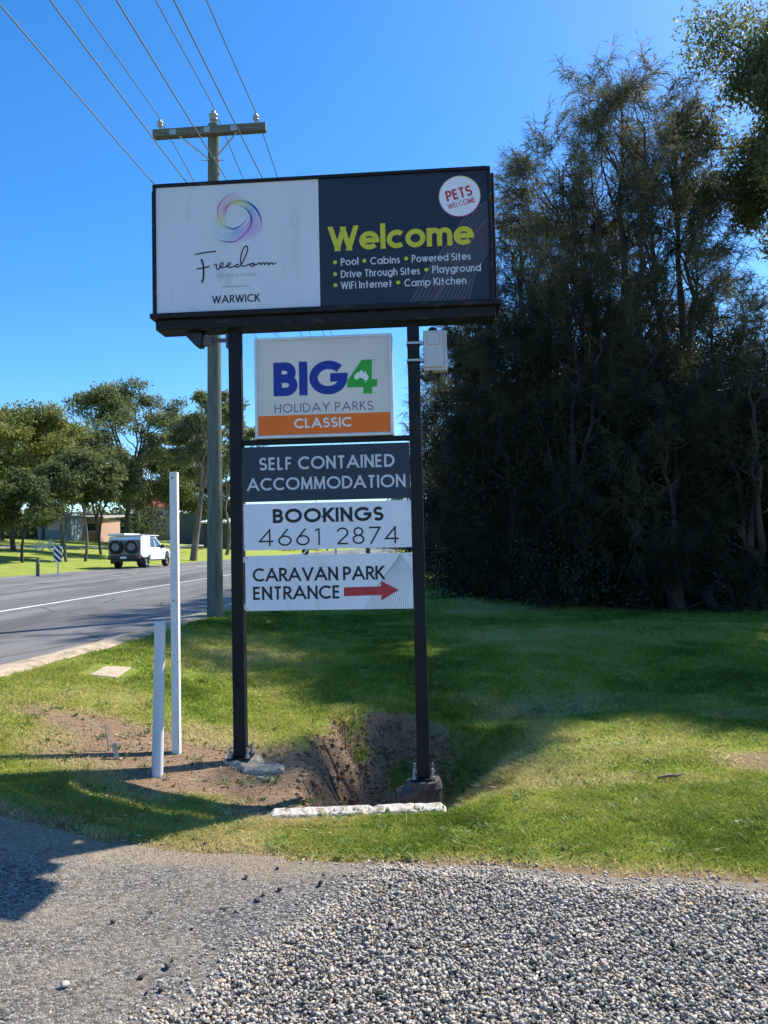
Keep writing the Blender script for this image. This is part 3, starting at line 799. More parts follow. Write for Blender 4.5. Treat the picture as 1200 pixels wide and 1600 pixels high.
for tx, p0, p1 in (('Pool', (198, 657), (300, 651)), ('Cabins', (370, 650), (543, 642)), ('Powered Sites', (614, 637), (957, 622)),
                   ('Drive Through Sites', (198, 727), (660, 708)), ('Playground', (734, 700), (1018, 689)),
                   ('WiFi Internet', (198, 793), (498, 783)), ('Camp Kitchen', (570, 779), (932, 764))):
    text(b, tx, Q2(*p0), Q2(*p1), 11.6 * sc, .15, 2, offn, .15)
def disc(b, c, r, m, lift, o, n=40, r0=0, cols=None):
    if r0:
        vs = [o(c.x + rr * math.cos(2 * math.pi * i / n), c.y + rr * math.sin(2 * math.pi * i / n), lift) for i in range(n) for rr in (r0, r)]
        cs = None if cols is None else [cols(2 * math.pi * i / n) for i in range(n) for rr in (0, 1)]
        b.add(vs, [(2 * i, 2 * i + 1, (2 * i + 3) % (2 * n), (2 * i + 2) % (2 * n)) for i in range(n)], m, False, cs)
    else:
        b.add([o(c.x + r * math.cos(2 * math.pi * i / n), c.y + r * math.sin(2 * math.pi * i / n), lift) for i in range(n)], [tuple(range(n))], m)
for p in ((163, 637), (335, 628), (580, 615), (163, 706), (698, 680), (165, 771), (533, 755)):
    disc(b, Q2(*p), 3.1 * sc, 1, .0010, offn, 16)
pc = Q2(893, 250)
disc(b, pc, 30.6 * sc, 5, .0022, offn, 56)
disc(b, pc, 31.8 * sc, 6, .0022, offn, 56, 30.6 * sc, lambda t: tuple(np.clip(np.array((.62, .30, .28)) + np.array((.1 * math.cos(t), .22 * math.sin(t), -.15 * math.sin(t + 1))), .02, .9)))
offp = face(FY + .001 - .0022)
text(b, 'PETS', Q2(822, 283), Q2(970, 243), 16.5 * sc, .18, 4, offp, .12, level=False)
text(b, 'WELCOME', Q2(828, 327), Q2(987, 283), 8.2 * sc, .14, 4, offp, .14, level=False)
nf = b.build('navy_face', NM, lightbox)
nf['label'] = 'navy half of the lightbox with lime greeting and white list'

# small lightbox standing on the middle rail
BY = -.06
bl, br = (S(397, 600, BY).x + S(401, 680, BY).x) / 2 - .002, S(613.5, 600, BY).x
bt, bb = (S(397, 529, BY).y + S(612, 521, BY).y) / 2, (S(401, 687, BY).y + S(615, 678, BY).y) / 2
Q3 = lambda x, y: S(360 + x / 3.3333, 500 + y / 3.3333, BY)
b = MB()
fw = .020
b.box(bl, bl + fw, BY - .008, .09, bb, bt); b.box(br - fw, br, BY - .008, .09, bb, bt)
b.box(bl + fw, br - fw, BY - .008, .09, bb, bb + fw); b.box(bl + fw, br - fw, BY - .008, .09, bt - fw, bt)
small = b.build('small_lightbox', M['alu'], sign, bevel=.003)
b = MB()
b.box(bl + fw, br - fw, BY, BY + .004, bb + fw, bt - fw, 0)
b.box(bl + fw, br - fw, .078, .082, bb + fw, bt - fw, 0)
offb = face(BY)
zo0 = (Q3(140, 500).y + Q3(835, 480).y) / 2
b.add([offb(bl + fw + .004, bb + fw + .004, .0006), offb(br - fw - .004, bb + fw + .004, .0006), offb(br - fw - .004, zo0, .0006), offb(bl + fw + .004, zo0, .0006)], [(0, 1, 2, 3)], 1)
s3 = Q3(400, 300).y - Q3(400, 301).y
text(b, 'BIG', Q3(228, 395), Q3(606, 388), 176 * s3, .25, 2, offb, .10)
four = [(684, 207), (737, 205), (737, 308), (765, 307), (765, 346), (738, 347), (738, 382), (692, 384), (692, 349), (608, 352), (608, 318)]
b.add([offb(*Q3(*p), .0014) for p in reversed(four)], [tuple(range(len(four)))], 3)
oz = [(644, 290), (650, 284), (657, 281), (660, 274), (667, 270), (671, 273), (675, 268), (680, 263), (687, 263), (690, 266), (688, 271), (696, 277), (700, 268), (702, 261), (705, 268), (708, 275), (711, 284), (718, 291), (720, 300), (714, 310), (708, 316), (700, 316), (694, 310), (690, 305), (684, 302), (676, 301), (668, 305), (660, 309), (653, 311), (648, 306)]
b.add([offb(*Q3(*p), .0018) for p in reversed(oz)], [tuple(range(len(oz)))], 4)
tas = [(700, 320), (707, 320), (705, 327), (702, 327)]
b.add([offb(*Q3(*p), .0018) for p in tas], [tuple(range(len(tas)))], 4)
text(b, 'TM', Q3(746, 211), Q3(762, 210.5), 7 * s3, .16, 5, offb, .12)
text(b, 'HOLIDAY PARKS', Q3(231, 484), Q3(743, 468), 46 * s3, .105, 5, offb, .20)
text(b, 'CLASSIC', Q3(333, 564), Q3(632, 556), 51 * s3, .19, 4, face(BY - .0008), .13)
sf = b.build('acrylic_face', [M['acrylic'], M['orange'], M['blue'], M['green'], M['cream'], M['violet']], small)
sf['label'] = 'white acrylic face with blue and green lettering over an orange band'
# rails
b = MB()
zr = (S(379, 690, -.03).y + S(643, 682, -.03).y) / 2
b.box(PL + PW + .001, PR - PW - .001, -.028, .032, zr - .024, bb - .002)
b.build('rail', M['black_steel'], sign, bevel=.004)

# lower panels between the posts
def panel(name, x0, x1, ztop, zbot, m0, mats, yl, label, deco):
    b = MB()
    b.box(x0, x1, yl, yl + .004, zbot, ztop, 0)
    deco(b, face(yl))
    o = b.build(name, [m0] + mats, sign)
    o['label'] = label
    return o
PYL = -.035
Q4 = lambda x, y: S(360 + x / 3.3333, 680 + y / 3.3333, PYL)
s4 = Q4(400, 300).y - Q4(400, 301).y
x0, x1 = PL + PW + .004, PR - PW - .002
def zz(a, b): return (Q4(*a).y + Q4(*b).y) / 2
def d1(b, o):
    text(b, 'SELF CONTAINED', Q4(151, 185), Q4(855, 163), 67 * s4, .165, 1, o, .15)
    text(b, 'ACCOMMODATION', Q4(88, 292), Q4(912, 268), 66 * s4, .165, 1, o, .13)
panel('panel', x0, x1, zz((62, 62), (945, 38)), zz((62, 352), (952, 330)) + .004, M['panel_slate'], [M['pale']], PYL, 'dark slate blue panel with two lines of white capitals', d1)
def d2(b, o):
    text(b, 'BOOKINGS', Q4(222, 459), Q4(798, 445), 74 * s4, .215, 1, o, .14)
    text(b, '4661', Q4(148, 580), Q4(468, 572), 88 * s4, .095, 1, o, .20)
    text(b, '2874', Q4(554, 570), Q4(880, 562), 88 * s4, .095, 1, o, .20)
    for ax in (x0 + .02, x1 - .02):
        for az in (.03, .17, .33): disc(b, Vector((ax, zz((70, 600), (955, 583)) + az)), .004, 2, .0006, o, 10)
panel('panel', x0 + .006, x1 + .004, zz((70, 358), (952, 334)) - .004, zz((70, 600), (955, 583)), M['panel_white'], [M['slate_ink'], M['grey_ink']], PYL - .004, 'white panel with black bookings heading and telephone number', d2)
def d3(b, o):
    text(b, 'CARAVAN PARK', Q4(118, 766), Q4(802, 748), 70 * s4, .17, 1, o, .10)
    text(b, 'ENTRANCE', Q4(120, 860), Q4(574, 849), 69 * s4, .17, 1, o, .10)
    L_ = catmull([(700, 908), (760, 800), (800, 735), (835, 690), (885, 618)], 8)
    R_ = catmull([(940, 905), (935, 850), (945, 790), (952, 745), (953, 700)], 8)
    for k in range(19):
        f0 = k / 19; vs = []
        for i in range(len(L_)):
            t = i / (len(L_) - 1); g = f0 ** (1.0 + .5 * t)
            p = L_[i].lerp(R_[i], g); dd = (L_[min(i + 1, len(L_) - 1)] - L_[max(i - 1, 0)]).normalized(); nr = Vector((-dd.y, dd.x)) * 1.1
            for sg in (-1, 1): vs.append(o(*Q4(p.x + nr.x * sg, p.y + nr.y * sg), .0004))
        b.add(vs, [(2 * i, 2 * i + 1, 2 * i + 3, 2 * i + 2) for i in range(len(L_) - 1)], 3)
    A = [(592, 792), (785, 787), (785, 758), (878, 806), (787, 860), (786, 832), (592, 838)]
    P_ = [Q4(*p) for p in A]
    b.add([o(*p, .0012) for p in reversed(P_)], [(0, 1, 2, 3, 4, 5, 6)], 2)
d3_ = d3
def d3(b, o):
    d3_(b, o)
    for ax in (x0 + .03, x1 - .012):
        for az in (c3t - .018, c3b + .018): disc(b, Vector((ax, az)), .0045, 2, .0006, o, 10)
c3t, c3b = zz((75, 630), (952, 610)), zz((82, 920), (965, 897))
panel('panel', x0 + .014, x1 + .008, c3t, c3b, M['panel_white'], [M['slate_ink'], M['red'], M['line_grey']], PYL - .006, 'white panel with caravan park directions and red arrow', d3)
for sx, sg in ((x0 - .004, 1), (x1 + .012, -1)):
    for z_ in (c3t - .03, c3b + .03):
        b = MB(); b.box(sx - .016, sx + .016, PYL + .0, PYL + .012, z_ - .02, z_ + .02)
        b.build('bracket', M['galv'], sign, bevel=.001)

# concrete footings
M['dark_concrete'] = pmat('shaded_concrete', (.15, .13, .11), .95, 0, .35, 9, .6, 40, .1, dirt=(.07, .055, .04), dscale=7, dlo=.45, dhi=.65)  # base colour darkened to stand in for tree shade on the right footing
def rough_block(name, rings, mat, label, cat, seed, jit=.02):
    """rings: list of (z, list of (x, y)) outlines from the bottom up"""
    r = random.Random(seed); vs = []; n = len(rings[0][1]); fs = []
    for z, ol in rings:
        for x, y in ol: vs.append((x + r.uniform(-jit, jit), y + r.uniform(-jit, jit), z + r.uniform(-jit, jit) * 1.0))
    for k in range(len(rings) - 1):
        for i in range(n):
            j = (i + 1) % n; fs.append((k * n + i, k * n + j, (k + 1) * n + j, (k + 1) * n + i))
    fs.append(tuple((len(rings) - 1) * n + i for i in range(n))); fs.append(tuple(reversed(range(n))))
    b = MB(); b.add(vs, fs)
    cx = sum(p[0] for p in rings[0][1]) / n; cy = sum(p[1] for p in rings[0][1]) / n
    o = b.build(name, mat, origin=(cx, cy, rings[0][0]), bevel=.012)
    return tag(o, label, cat)
def ell(cx, cy, rx, ry, n=14, seed=0, rot=0):
    r = random.Random(seed)
    return [(cx + rx * math.cos(2 * math.pi * i / n + rot) * (1 + r.uniform(-.12, .12)), cy + ry * math.sin(2 * math.pi * i / n + rot) * (1 + r.uniform(-.12, .12))) for i in range(n)]
lw = SO + SU * PL; rw = SO + SU * PR
rough_block('concrete_footing', [(-.12, ell(lw.x + .02, lw.y - .02, .22, .19, seed=1)), (-.005, ell(lw.x + .02, lw.y - .02, .20, .17, seed=1)), (.058, ell(lw.x, lw.y, .13, .13, seed=3))],
            M['concrete'], 'crumbling tan concrete footing under the left sign post', 'footing', 5, .012)
rough_block('concrete_footing', [(-.65, ell(rw.x - .03, rw.y, .18, .15, seed=11)), (-.17, ell(rw.x - .03, rw.y, .165, .14, seed=11)), (-.14, ell(rw.x - .01, rw.y, .14, .13, seed=12)), (-.089, ell(rw.x, rw.y, .125, .12, seed=13))],
            M['dark_concrete'], 'grey concrete footing in the ditch under the right sign post', 'footing', 6, .012)
fx, fy = lw.x + .18, lw.y - .17
rough_block('broken_concrete', [(-.03, ell(fx, fy, .17, .09, seed=21)), (.03, ell(fx, fy, .17, .09, seed=21)), (.05, ell(fx - .01, fy + .01, .14, .07, seed=22))],
            M['concrete'], 'flat broken slab of concrete beside the left post footing', 'concrete slab', 7, .01)
fx, fy = lw.x + .24, lw.y - .33
rough_block('broken_concrete', [(-.05, ell(fx, fy, .09, .05, seed=31)), (.0, ell(fx, fy, .09, .05, seed=31)), (.015, ell(fx, fy, .07, .035, seed=32))],
            M['concrete'], 'small broken lump of concrete in front of the flat slab', 'concrete lump', 8, .01)

# electrical box strapped to the right post
ebox = empty('electrical_box', tuple(SO + SU * PR + Vector((0, 0, 2.75))), SA, 'pale grey electrical box strapped to the right sign post', 'electrical box')
EY = -.06
ex0, ex1 = S(661.5, 545, EY).x - PR, S(692, 545, EY).x - PR
et, eb_ = S(676, 515, EY).y - 2.75, S(676, 573, EY).y - 2.75
b = MB(); b.box(ex0, ex1 + .03, EY + .025, .05, eb_ - .02, et); eo = b.build('case', M['grey_plastic'], ebox, bevel=.004)
b = MB(); b.box(ex0 + .003, ex1, EY, EY + .023, eb_, et - .004); b.build('lid', M['grey_plastic'], ebox, bevel=.006)
b = MB(); zc = et - .075; b.box(ex0 + .035, ex0 + .115, EY - .012, EY - .001, zc - .035, zc + .05); b.build('switch_cover', M['grey_plastic'], ebox, bevel=.003)
b = MB(); xc = (ex0 + ex1) / 2; b.lathe([(.034, 0), (.034, .012), (.02, .026), (0, .028)], (xc, -.02, et), (0, 0, 1), 16); b.build('light_sensor', M['black_plastic'], ebox)
for pz in (535.5, 562.5):
    z_ = S(650, pz, -PW).y - 2.75
    b = MB()
    b.box(-PW - .006, PW + .006, -PW - .006, -PW - .001, z_ - .008, z_ + .008); b.box(-PW - .006, PW + .006, PW + .001, PW + .006, z_ - .008, z_ + .008)
    b.box(-PW - .006, -PW - .001, -PW - .001, PW + .001, z_ - .008, z_ + .008); b.box(PW + .001, ex0, -PW - .006, -.01, z_ - .012, z_ + .012)
    b.build('strap', M['galv'], ebox)
b = MB()
b.tube([(xc - .02, -.02, eb_ - .02), (xc - .02, -.02, eb_ - .06), (xc - .035, -.02, eb_ - .085), (xc - .06, -.02, eb_ - .09), (xc - .085, -.02, eb_ - .07), (PW + .001, -.02, eb_ - .055)], .013, 10)
b.build('conduit', M['black_plastic'], ebox)

# floodlight hanging by the left post
fz = S(330, 533, 0).y
fl_o = empty('floodlight', tuple(SO + SU * PL + Vector((0, 0, fz))), SA, 'black floodlight on a stub arm below the large lightbox', 'floodlight')
lx = S(292, 525, -.03).x - PL
b = MB(); b.box(-PW - .022, -PW - .001, -.03, .03, -.06, .05); b.build('mount_plate', M['dark_bracket'], fl_o, bevel=.003)
b = MB(); b.tube([(-PW - .022, 0, 0), (lx + .16, 0, .005)], .016, 10); b.box(lx + .09, lx + .19, -.028, .028, -.035, .035); b.build('arm', M['dark_bracket'], fl_o, bevel=.002)
b = MB(); b.prism([(lx, .06), (lx, .03), (lx + .07, -.045), (lx + .11, -.045), (lx + .125, .0), (lx + .12, .06)], lambda u, v, h: (u, h, v), -.05, .05); b.build('lamp_housing', M['black_plastic'], fl_o, bevel=.006)

# culvert headwall at the mouth of the ditch
hx0, hx1 = -.74, .34
n = 34; vs, fs = [], []
r = random.Random(4)
for i in range(n + 1):
    t = i / n; x = hx0 + (hx1 - hx0) * t; y = 4.52 + .045 * t
    endd = .03 if i in (0, n) else 0
    for (dy, z) in ((-.075, -.30), (-.075, -.03 - endd), (-.058, .008 - endd), (.05, .016 - endd), (.075, -.01 - endd), (.075, -.6)):
        vs.append((x + r.uniform(-.004, .004), y + dy + r.uniform(-.006, .006), z + r.uniform(-.003, .002) - (.012 if r.random() > .96 else 0)))
for i in range(n):
    for k in range(5): fs.append((i * 6 + k, i * 6 + k + 1, (i + 1) * 6 + k + 1, (i + 1) * 6 + k))
fs.append(tuple(reversed(range(6)))); fs.append(tuple(n * 6 + k for k in range(6)))
b = MB(); b.add([(x, y, z) for x, y, z in vs], [tuple(reversed(f)) for f in fs])
tag(b.build('culvert_headwall', M['white_concrete'], origin=(-.2, 4.54, 0), bevel=.008), 'low white-painted concrete culvert edge in front of the ditch', 'culvert')

# white posts, pegs, pit lid
p = Vector((-1.56, 5.50)); z0 = float(height(p.x, p.y)); top = px(269.5, 738, p.y).z
b = MB(); b.box(-.028, .028, -.028, .028, -.2, top - z0, 0)
for zz_, r_ in ((top - z0 - .045, .007), (top - z0 - .95, .0055), (top - z0 - 1.35, .004)):
    b.lathe([(0, .0008), (r_, .0008)], (-.006, -.028, zz_), (0, -1, 0), 12, 1)
tag(b.build('white_post', [M['white_post'], M['black_plastic']], bevel=.003), 'taller white square steel post left of the sign', 'post').location = (p.x, p.y, z0)
p = Vector((-1.555, 5.02)); z0 = float(height(p.x, p.y)); top = px(244, 972, p.y).z
lean = (px(245, 972, p.y).x - px(240.5, 1215, p.y).x)
b = MB(); b.tube([(0, 0, -.2), (0, 0, 0), (lean, 0, top - z0)], .037, 24); b.tube([(lean, 0, top - z0 - .001), (lean, 0, top - z0 + .004)], .033, 24, 0)
tag(b.build('white_post', M['pvc']), 'shorter round pale grey post in front of the tall white one', 'post').location = (p.x, p.y, z0)
p = px(183, 1198, 5.15); z0 = float(height(p.x, 5.15))
b = MB(); b.box(-.014, .014, -.004, .004, -.1, .115); b.box(-.004, .004, .004, .016, -.1, .110); o = tag(b.build('steel_peg', M['galv']), 'short grey steel peg in the dirt beside the thin rod', 'peg'); o.location = (p.x, 5.15, z0); o.rotation_euler = (0, -.15, .3)
p = px(174, 1190, 5.25); z0 = float(height(p.x, 5.25))
b = MB(); b.tube([(0, 0, -.1), (-.04, 0, .185)], .006, 8); tag(b.build('steel_rod', M['galv']), 'thin leaning steel rod in the dirt', 'rod').location = (p.x, 5.25, z0)
cs = [(140, 1056), (182, 1060), (205, 1044), (165, 1042)]
pts = []
for x, y in cs:
    for it in np.arange(4, 12, .01):
        q = px(x, y, it)
        if q.z <= height(q.x, q.y): pts.append(q); break
cc = sum(pts, Vector()) / 4
b = MB(); b.hexa([Vector((q.x, q.y, q.z - .08)) for q in pts] + [Vector((q.x, q.y, q.z + .012)) for q in pts])
tag(b.build('pit_lid', M['concrete'], origin=tuple(cc), bevel=.006), 'pale flat concrete pit lid set in the lawn', 'pit lid')

# ------------------------------------------------------------------ utility pole and its wires
PY = 11.7
pb = px(335.5, 958, PY); pbz = float(height(pb.x, PY))
ptop = px(333, 196, PY).z
pole = empty('utility_pole', (pb.x, PY, pbz), 0, 'tall greenish timber utility pole with cross-arm at the highway edge', 'utility pole')
H_ = ptop - pbz
b = MB(); ks = 14
b.tube([(.075 * k / ks, 0, -.5 + (H_ + .5) * k / ks) for k in range(ks + 1)], [.128 - .038 * k / ks for k in range(ks + 1)], 18)
b.build('shaft', M['timber_pole'], pole)
za = px(333, 212, PY).z - pbz
ca, sa_ = math.cos(RAD(3)), math.sin(RAD(3))
AR = Matrix.Rotation(RAD(-2), 4, 'Z') @ Matrix.Rotation(RAD(-1.4), 4, 'Y')
AT = Matrix.Translation((.06, -.13, za)) @ AR
b = MB(); b.box(-.93, .89, -.055, .055, -.065, .065, 0, AT); b.build('cross_arm', M['timber_arm'], pole, bevel=.008)
for xx in (-.60, -.05, .38):
    b = MB(); b.box(xx - .05, xx + .05, -.06, -.0555, -.045, .045, 0, AT); b.build('arm_plate', M['galv'], pole)
for sg in (-1, 1):
    b = MB(); b.tube([AT @ Vector((sg * .50 if sg < 0 else .42, -.03, -.065)), Vector((sg * .04 + .06, -.10, za - .45))], .014, 6); b.build('brace', M['galv'], pole)
def insulator(parent, base, sc_=1.0, mat='porcelain'):
    b = MB(); b.lathe([(.018, 0), (.018, .07), (.03, .08), (.055, .085), (.058, .11), (.04, .12), (.062, .135), (.064, .165), (.045, .18), (.03, .20), (.034, .215), (.02, .23), (0, .232)], base, (0, 0, 1), 16)
    if sc_ != 1:
        bb_ = Vector(base); b.v = [tuple(bb_ + (Vector(q) - bb_) * sc_) for q in b.v]
    return b.build('insulator', M[mat], parent)
i1 = AT @ Vector((-.82, 0, .065)); i2 = AT @ Vector((.73, 0, .065)); i3 = Vector((.075, 0, H_ - .02))
insulator(pole, tuple(i1), .78); insulator(pole, tuple(i2), .78); insulator(pole, tuple(i3), 1.15)
for zb_, in ((za - .42,), (za - .86,), (za - 1.3,)):
    b = MB(); b.tube([(-.13, -.02, zb_), (.25, -.02, zb_)], .008, 6); b.build('step_bolt', M['galv'], pole)
zlv = 6.95 - pbz
b = MB(); b.box(-.80, 1.20, -.16, -.07, zlv - .05, zlv + .05); b.build('lower_arm', M['timber_arm'], pole, bevel=.006)
lv = [-.62, -.12, .50, 1.04]
for q in lv: insulator(pole, (q, -.115, zlv + .05), .7)
def wire(xo, z0, label, sag=1.05, r=.0085, span=48):
    pts = []
    for k in range(-24, 25):
        t = k / 24; y = t * span
        s = abs(t); zz_ = z0 - 4 * sag * s * (1 - s)
        pts.append((pb.x + xo + .0476 * y, PY - .12 + y, zz_))
    b = MB(); b.tube(pts, r, 5)
    tag(b.build('power_line', M['wire'], origin=(pb.x + xo, PY - .12, z0)), label, 'power line', 'wires strung along the highway')
wire(i1.x, pbz + i1.z + .20, 'overhead wire on the left end of the upper cross-arm')
wire(i3.x, pbz + i3.z + .32, 'overhead wire on the insulator at the pole top')
wire(i2.x, pbz + i2.z + .20, 'overhead wire on the right end of the upper cross-arm')
wire(lv[0], pbz + zlv + .20, 'lower overhead wire, leftmost of the four lower wires', .95)
wire(lv[1], pbz + zlv + .20, 'lower overhead wire, second from left of the four', .95)
wire(lv[2], pbz + zlv + .20, 'lower overhead wire passing in front of the pole', .95)
wire(lv[3], pbz + zlv + .20, 'lower overhead wire, rightmost of the four lower wires', .95)

# ------------------------------------------------------------------ trees
def unit(v): return v / np.maximum(np.linalg.norm(v, axis=-1, keepdims=True), 1e-9)

def leaf_quads(P, D, Nrm, L, W):
    """diamond leaves: base P, direction D, width direction Nrm"""
    n = len(P); L = np.broadcast_to(L, n)[:, None]; W = np.broadcast_to(W, n)[:, None]
    S_ = unit(np.cross(D, Nrm))
    v = np.stack([P, P + D * L * .45 + S_ * W / 2, P + D * L, P + D * L * .45 - S_ * W / 2], 1).reshape(-1, 3)
    return v, np.arange(n * 4).reshape(-1, 4)

def needle_tris(P, D, L, W):
    n = len(P); L = np.broadcast_to(L, n)[:, None]; W = np.broadcast_to(W, n)[:, None]
    S_ = unit(np.cross(D, rng.normal(size=(n, 3))))
    v = np.stack([P - S_ * W / 2, P + S_ * W / 2, P + D * L], 1).reshape(-1, 3)
    return v, np.arange(n * 3).reshape(-1, 3)

def curve_pts(a, b, up, n=6, jit=.0):
    a = np.array(a, float); b = np.array(b, float); t = np.linspace(0, 1, n)[:, None]
    mid = (a + b) / 2 + np.array(up, float)
    p = (1 - t) ** 2 * a + 2 * t * (1 - t) * mid + t ** 2 * b
    if jit: p[1:-1] += rng.normal(size=(n - 2, 3)) * jit
    return p

def clump_tree(name, label, cat, base, H, R, group=None, lo=.35, nc=26, cr=.2, leaves=900, lsz=.12, leafm='eucalypt', bark='bark_pale',
               tr=None, lean=(0, 0), flat=.62, seed=0, forks=3, tint=0, shell=.55, droop=.3, low=-.65, thick=False):
    """trunk with limbs that reach every leaf clump; clumps spread through a dome"""
    global rng
    rng = np.random.default_rng(seed + 100)
    root = empty(name, base, 0, label, cat, group)
    tr = tr or H * .018 + .05
    b = MB()
    fork = np.array([lean[0] * .5, lean[1] * .5, H * lo])
    tp = curve_pts((0, 0, -.3), fork, (rng.normal() * .04 * H, rng.normal() * .04 * H, 0), 7)
    b.tube(tp, np.linspace(tr * 1.25, tr * .8, 7), 9)
    cen = np.array([lean[0], lean[1], H * (lo + 1) / 2 + H * .04]); half = np.array([R, R, H * (1 - lo) / 2 * .93])
    u = unit(rng.normal(size=(nc, 3)))
    u[:, 2] = np.where(u[:, 2] < low, -u[:, 2], u[:, 2])
    rad = shell + (1 - shell) * rng.random(nc)
    C = cen + u * half * rad[:, None] * (.82 + .3 * rng.random((nc, 1)))
    if thick:                                   # a bush filled from the ground up
        a_ = rng.random(nc) * 2 * math.pi; zz_ = H * (.04 + .92 * rng.random(nc) ** 1.15)
        r_ = R * np.sqrt(rng.random(nc)) * (1.05 - .55 * (zz_ / H) ** 2)
        C = np.stack([np.cos(a_) * r_ + lean[0] * zz_ / H, np.sin(a_) * r_, zz_], -1)
    mains = []
    for k in range(forks):
        a = 2 * math.pi * (k + rng.random() * .6) / forks
        e = cen + np.array([math.cos(a) * R * .32, math.sin(a) * R * .32, half[2] * (.1 + .5 * rng.random())])
        mp_ = curve_pts(fork, e, (math.cos(a) * R * .06, math.sin(a) * R * .06, H * .03), 8, .02 * R)
        b.tube(mp_, np.linspace(tr * .68, tr * .2, 8), 7); mains.append(mp_)
    allm = np.concatenate(mains + [tp[4:]])
    for c in C:
        d = np.linalg.norm(allm - c, axis=1) + 1.2 * np.maximum(allm[:, 2] - c[2] + .1 * H, 0)
        s = allm[np.argmin(d)]
        lp = curve_pts(s, c, (0, 0, .06 * np.linalg.norm(c - s)), 6, .03 * np.linalg.norm(c - s))
        b.tube(lp, np.linspace(tr * .26, tr * .05 + .004, 6), 5, caps=False)
    b.build('trunk', M[bark], root)
    P, T = [], []
    for c in C:
        k = int(leaves * (.6 + .8 * rng.random()))
        rr = cr * R * (.7 + .6 * rng.random())
        sub = np.clip(rng.normal(size=(7, 3)), -1.4, 1.4) * np.array([.55, .55, .55 * flat]) * rr
        q = c + sub[rng.integers(0, 7, k)] + np.clip(rng.normal(size=(k, 3)), -1.5, 1.5) * np.array([.42, .42, .42 * flat]) * rr
        P.append(q); T.append(np.clip(.45 + tint + rng.normal() * .16 + rng.normal(size=k) * .16, 0, 1))
    P = np.concatenate(P); T = np.concatenate(T)
    D = unit(rng.normal(size=P.shape) + np.array([0, 0, -droop * 2]))
    v, f = leaf_quads(P, D, unit(rng.normal(size=P.shape)), lsz * (.6 + .8 * rng.random(len(P))), lsz * .42)
    soup('crown', v, f, M[leafm], root, attrs={'tint': np.repeat(T, 4)})
    return root

def casuarina(label, base, H, spread, seed, stems=3, lean=(0, 0), dens=1.0, lo=.05, W=.018, mat='casuarina'):
    """several rising stems, limbs to soft masses of fine branchlets that rise and then hang at their tips"""
    global rng
    rng = np.random.default_rng(seed + 500)
    root = empty('casuarina_tree', base, 0, label, 'tree', 'casuarina trees of the thicket')
    b = MB(); sps = []
    for s in range(stems):
        a = 2 * math.pi * (s + .6 * rng.random()) / stems
        hs = H * (.95 if s == 0 else .62 + .30 * rng.random())
        rs = spread * (.15 if s == 0 else .55) * (.7 + .5 * rng.random())
        tip = np.array([math.cos(a) * rs + lean[0], math.sin(a) * rs + lean[1], hs])
        sp = curve_pts((rng.normal() * .12, rng.normal() * .12, -.3), tip, (-math.cos(a) * rs * .25, -math.sin(a) * rs * .25, 0), 14, .06)
        b.tube(sp, np.linspace(.07 + .009 * H, .014, 14), 7); sps.append(sp)
    S_all = np.concatenate(sps)
    n = int(8.2 * H * dens)
    t = lo + (.97 - lo) * ((np.arange(n) + rng.random(n)) / n) ** .92
    prof = np.where(t < .45, .80 + .20 * t / .45, np.sqrt(np.clip(1 - ((t - .45) / .56) ** 2, .01, 1)))
    az = rng.random(n) * 2 * math.pi
    r = spread * prof * np.sqrt(.12 + .88 * rng.random(n))
    C = np.stack([np.cos(az) * r + lean[0] * t, np.sin(az) * r + lean[1] * t, t * H], -1)
    P, D, T = [], [], []
    for i in range(n):
        c = C[i]
        d = np.linalg.norm(S_all - (c - np.array([0, 0, .12 * H])), axis=1) + 3 * np.maximum(S_all[:, 2] - c[2] + .2, 0)
        o = S_all[np.argmin(d)]
        L = np.linalg.norm(c - o)
        lp = curve_pts(o, c, (0, 0, -.08 * L), 7, .04 * L)
        b.tube(lp, np.linspace(.012 + .012 * L, .005, 7), 5, caps=False)
        rr = (.30 + .32 * rng.random()) * (1.1 - .35 * t[i])
        tint0 = np.clip(.34 + rng.normal() * .20, 0, .95)
        out = np.array([math.cos(az[i]), math.sin(az[i]), 0]) * .45
        tw = 10
        for q in range(tw):                       # twigs of the bough, each a brush of branchlets
            dirn = unit(out + np.array([0, 0, .55]) + rng.normal(size=3) * .55)
            st = c + rng.normal(size=3) * rr * .45
            ln = rr * (.9 + .9 * rng.random())
            k = 24
            u = rng.random(k)
            P.append(st + dirn * (u * ln)[:, None] + rng.normal(size=(k, 3)) * .02)
            D.append(unit(dirn * .9 + rng.normal(size=(k, 3)) * .48)); T.append(np.clip(tint0 + rng.normal() * .08 + rng.normal(size=k) * .10, 0, 1))
    b.build('trunk', M['bark_dark'], root)
    P = np.concatenate(P); D = np.concatenate(D); T = np.concatenate(T)
    Ln = .16 + .20 * rng.random(len(P))
    v1, f1 = needle_tris(P, D, Ln, W)
    mid = P + D * (Ln * .55)[:, None]
    D2 = unit(D + np.array([0, 0, -.75]))
    v2, f2 = needle_tris(mid, D2, Ln * .85, W * .9)
    soup('crown', np.concatenate([v1, v2]), np.concatenate([f1, f2 + len(v1)]), M[mat], root, attrs={'tint': np.concatenate([np.repeat(T, 3), np.repeat(T, 3)])})
    return root

def gz(x, y): return float(height(x, y))
def at_px(x, Yd):
    X_ = (x - 600) / 1155.56 * Yd
    return (X_, Yd, gz(X_, Yd))
def top_h(x, ytop, Yd):
    return px(x, ytop, Yd).z - at_px(x, Yd)[2]

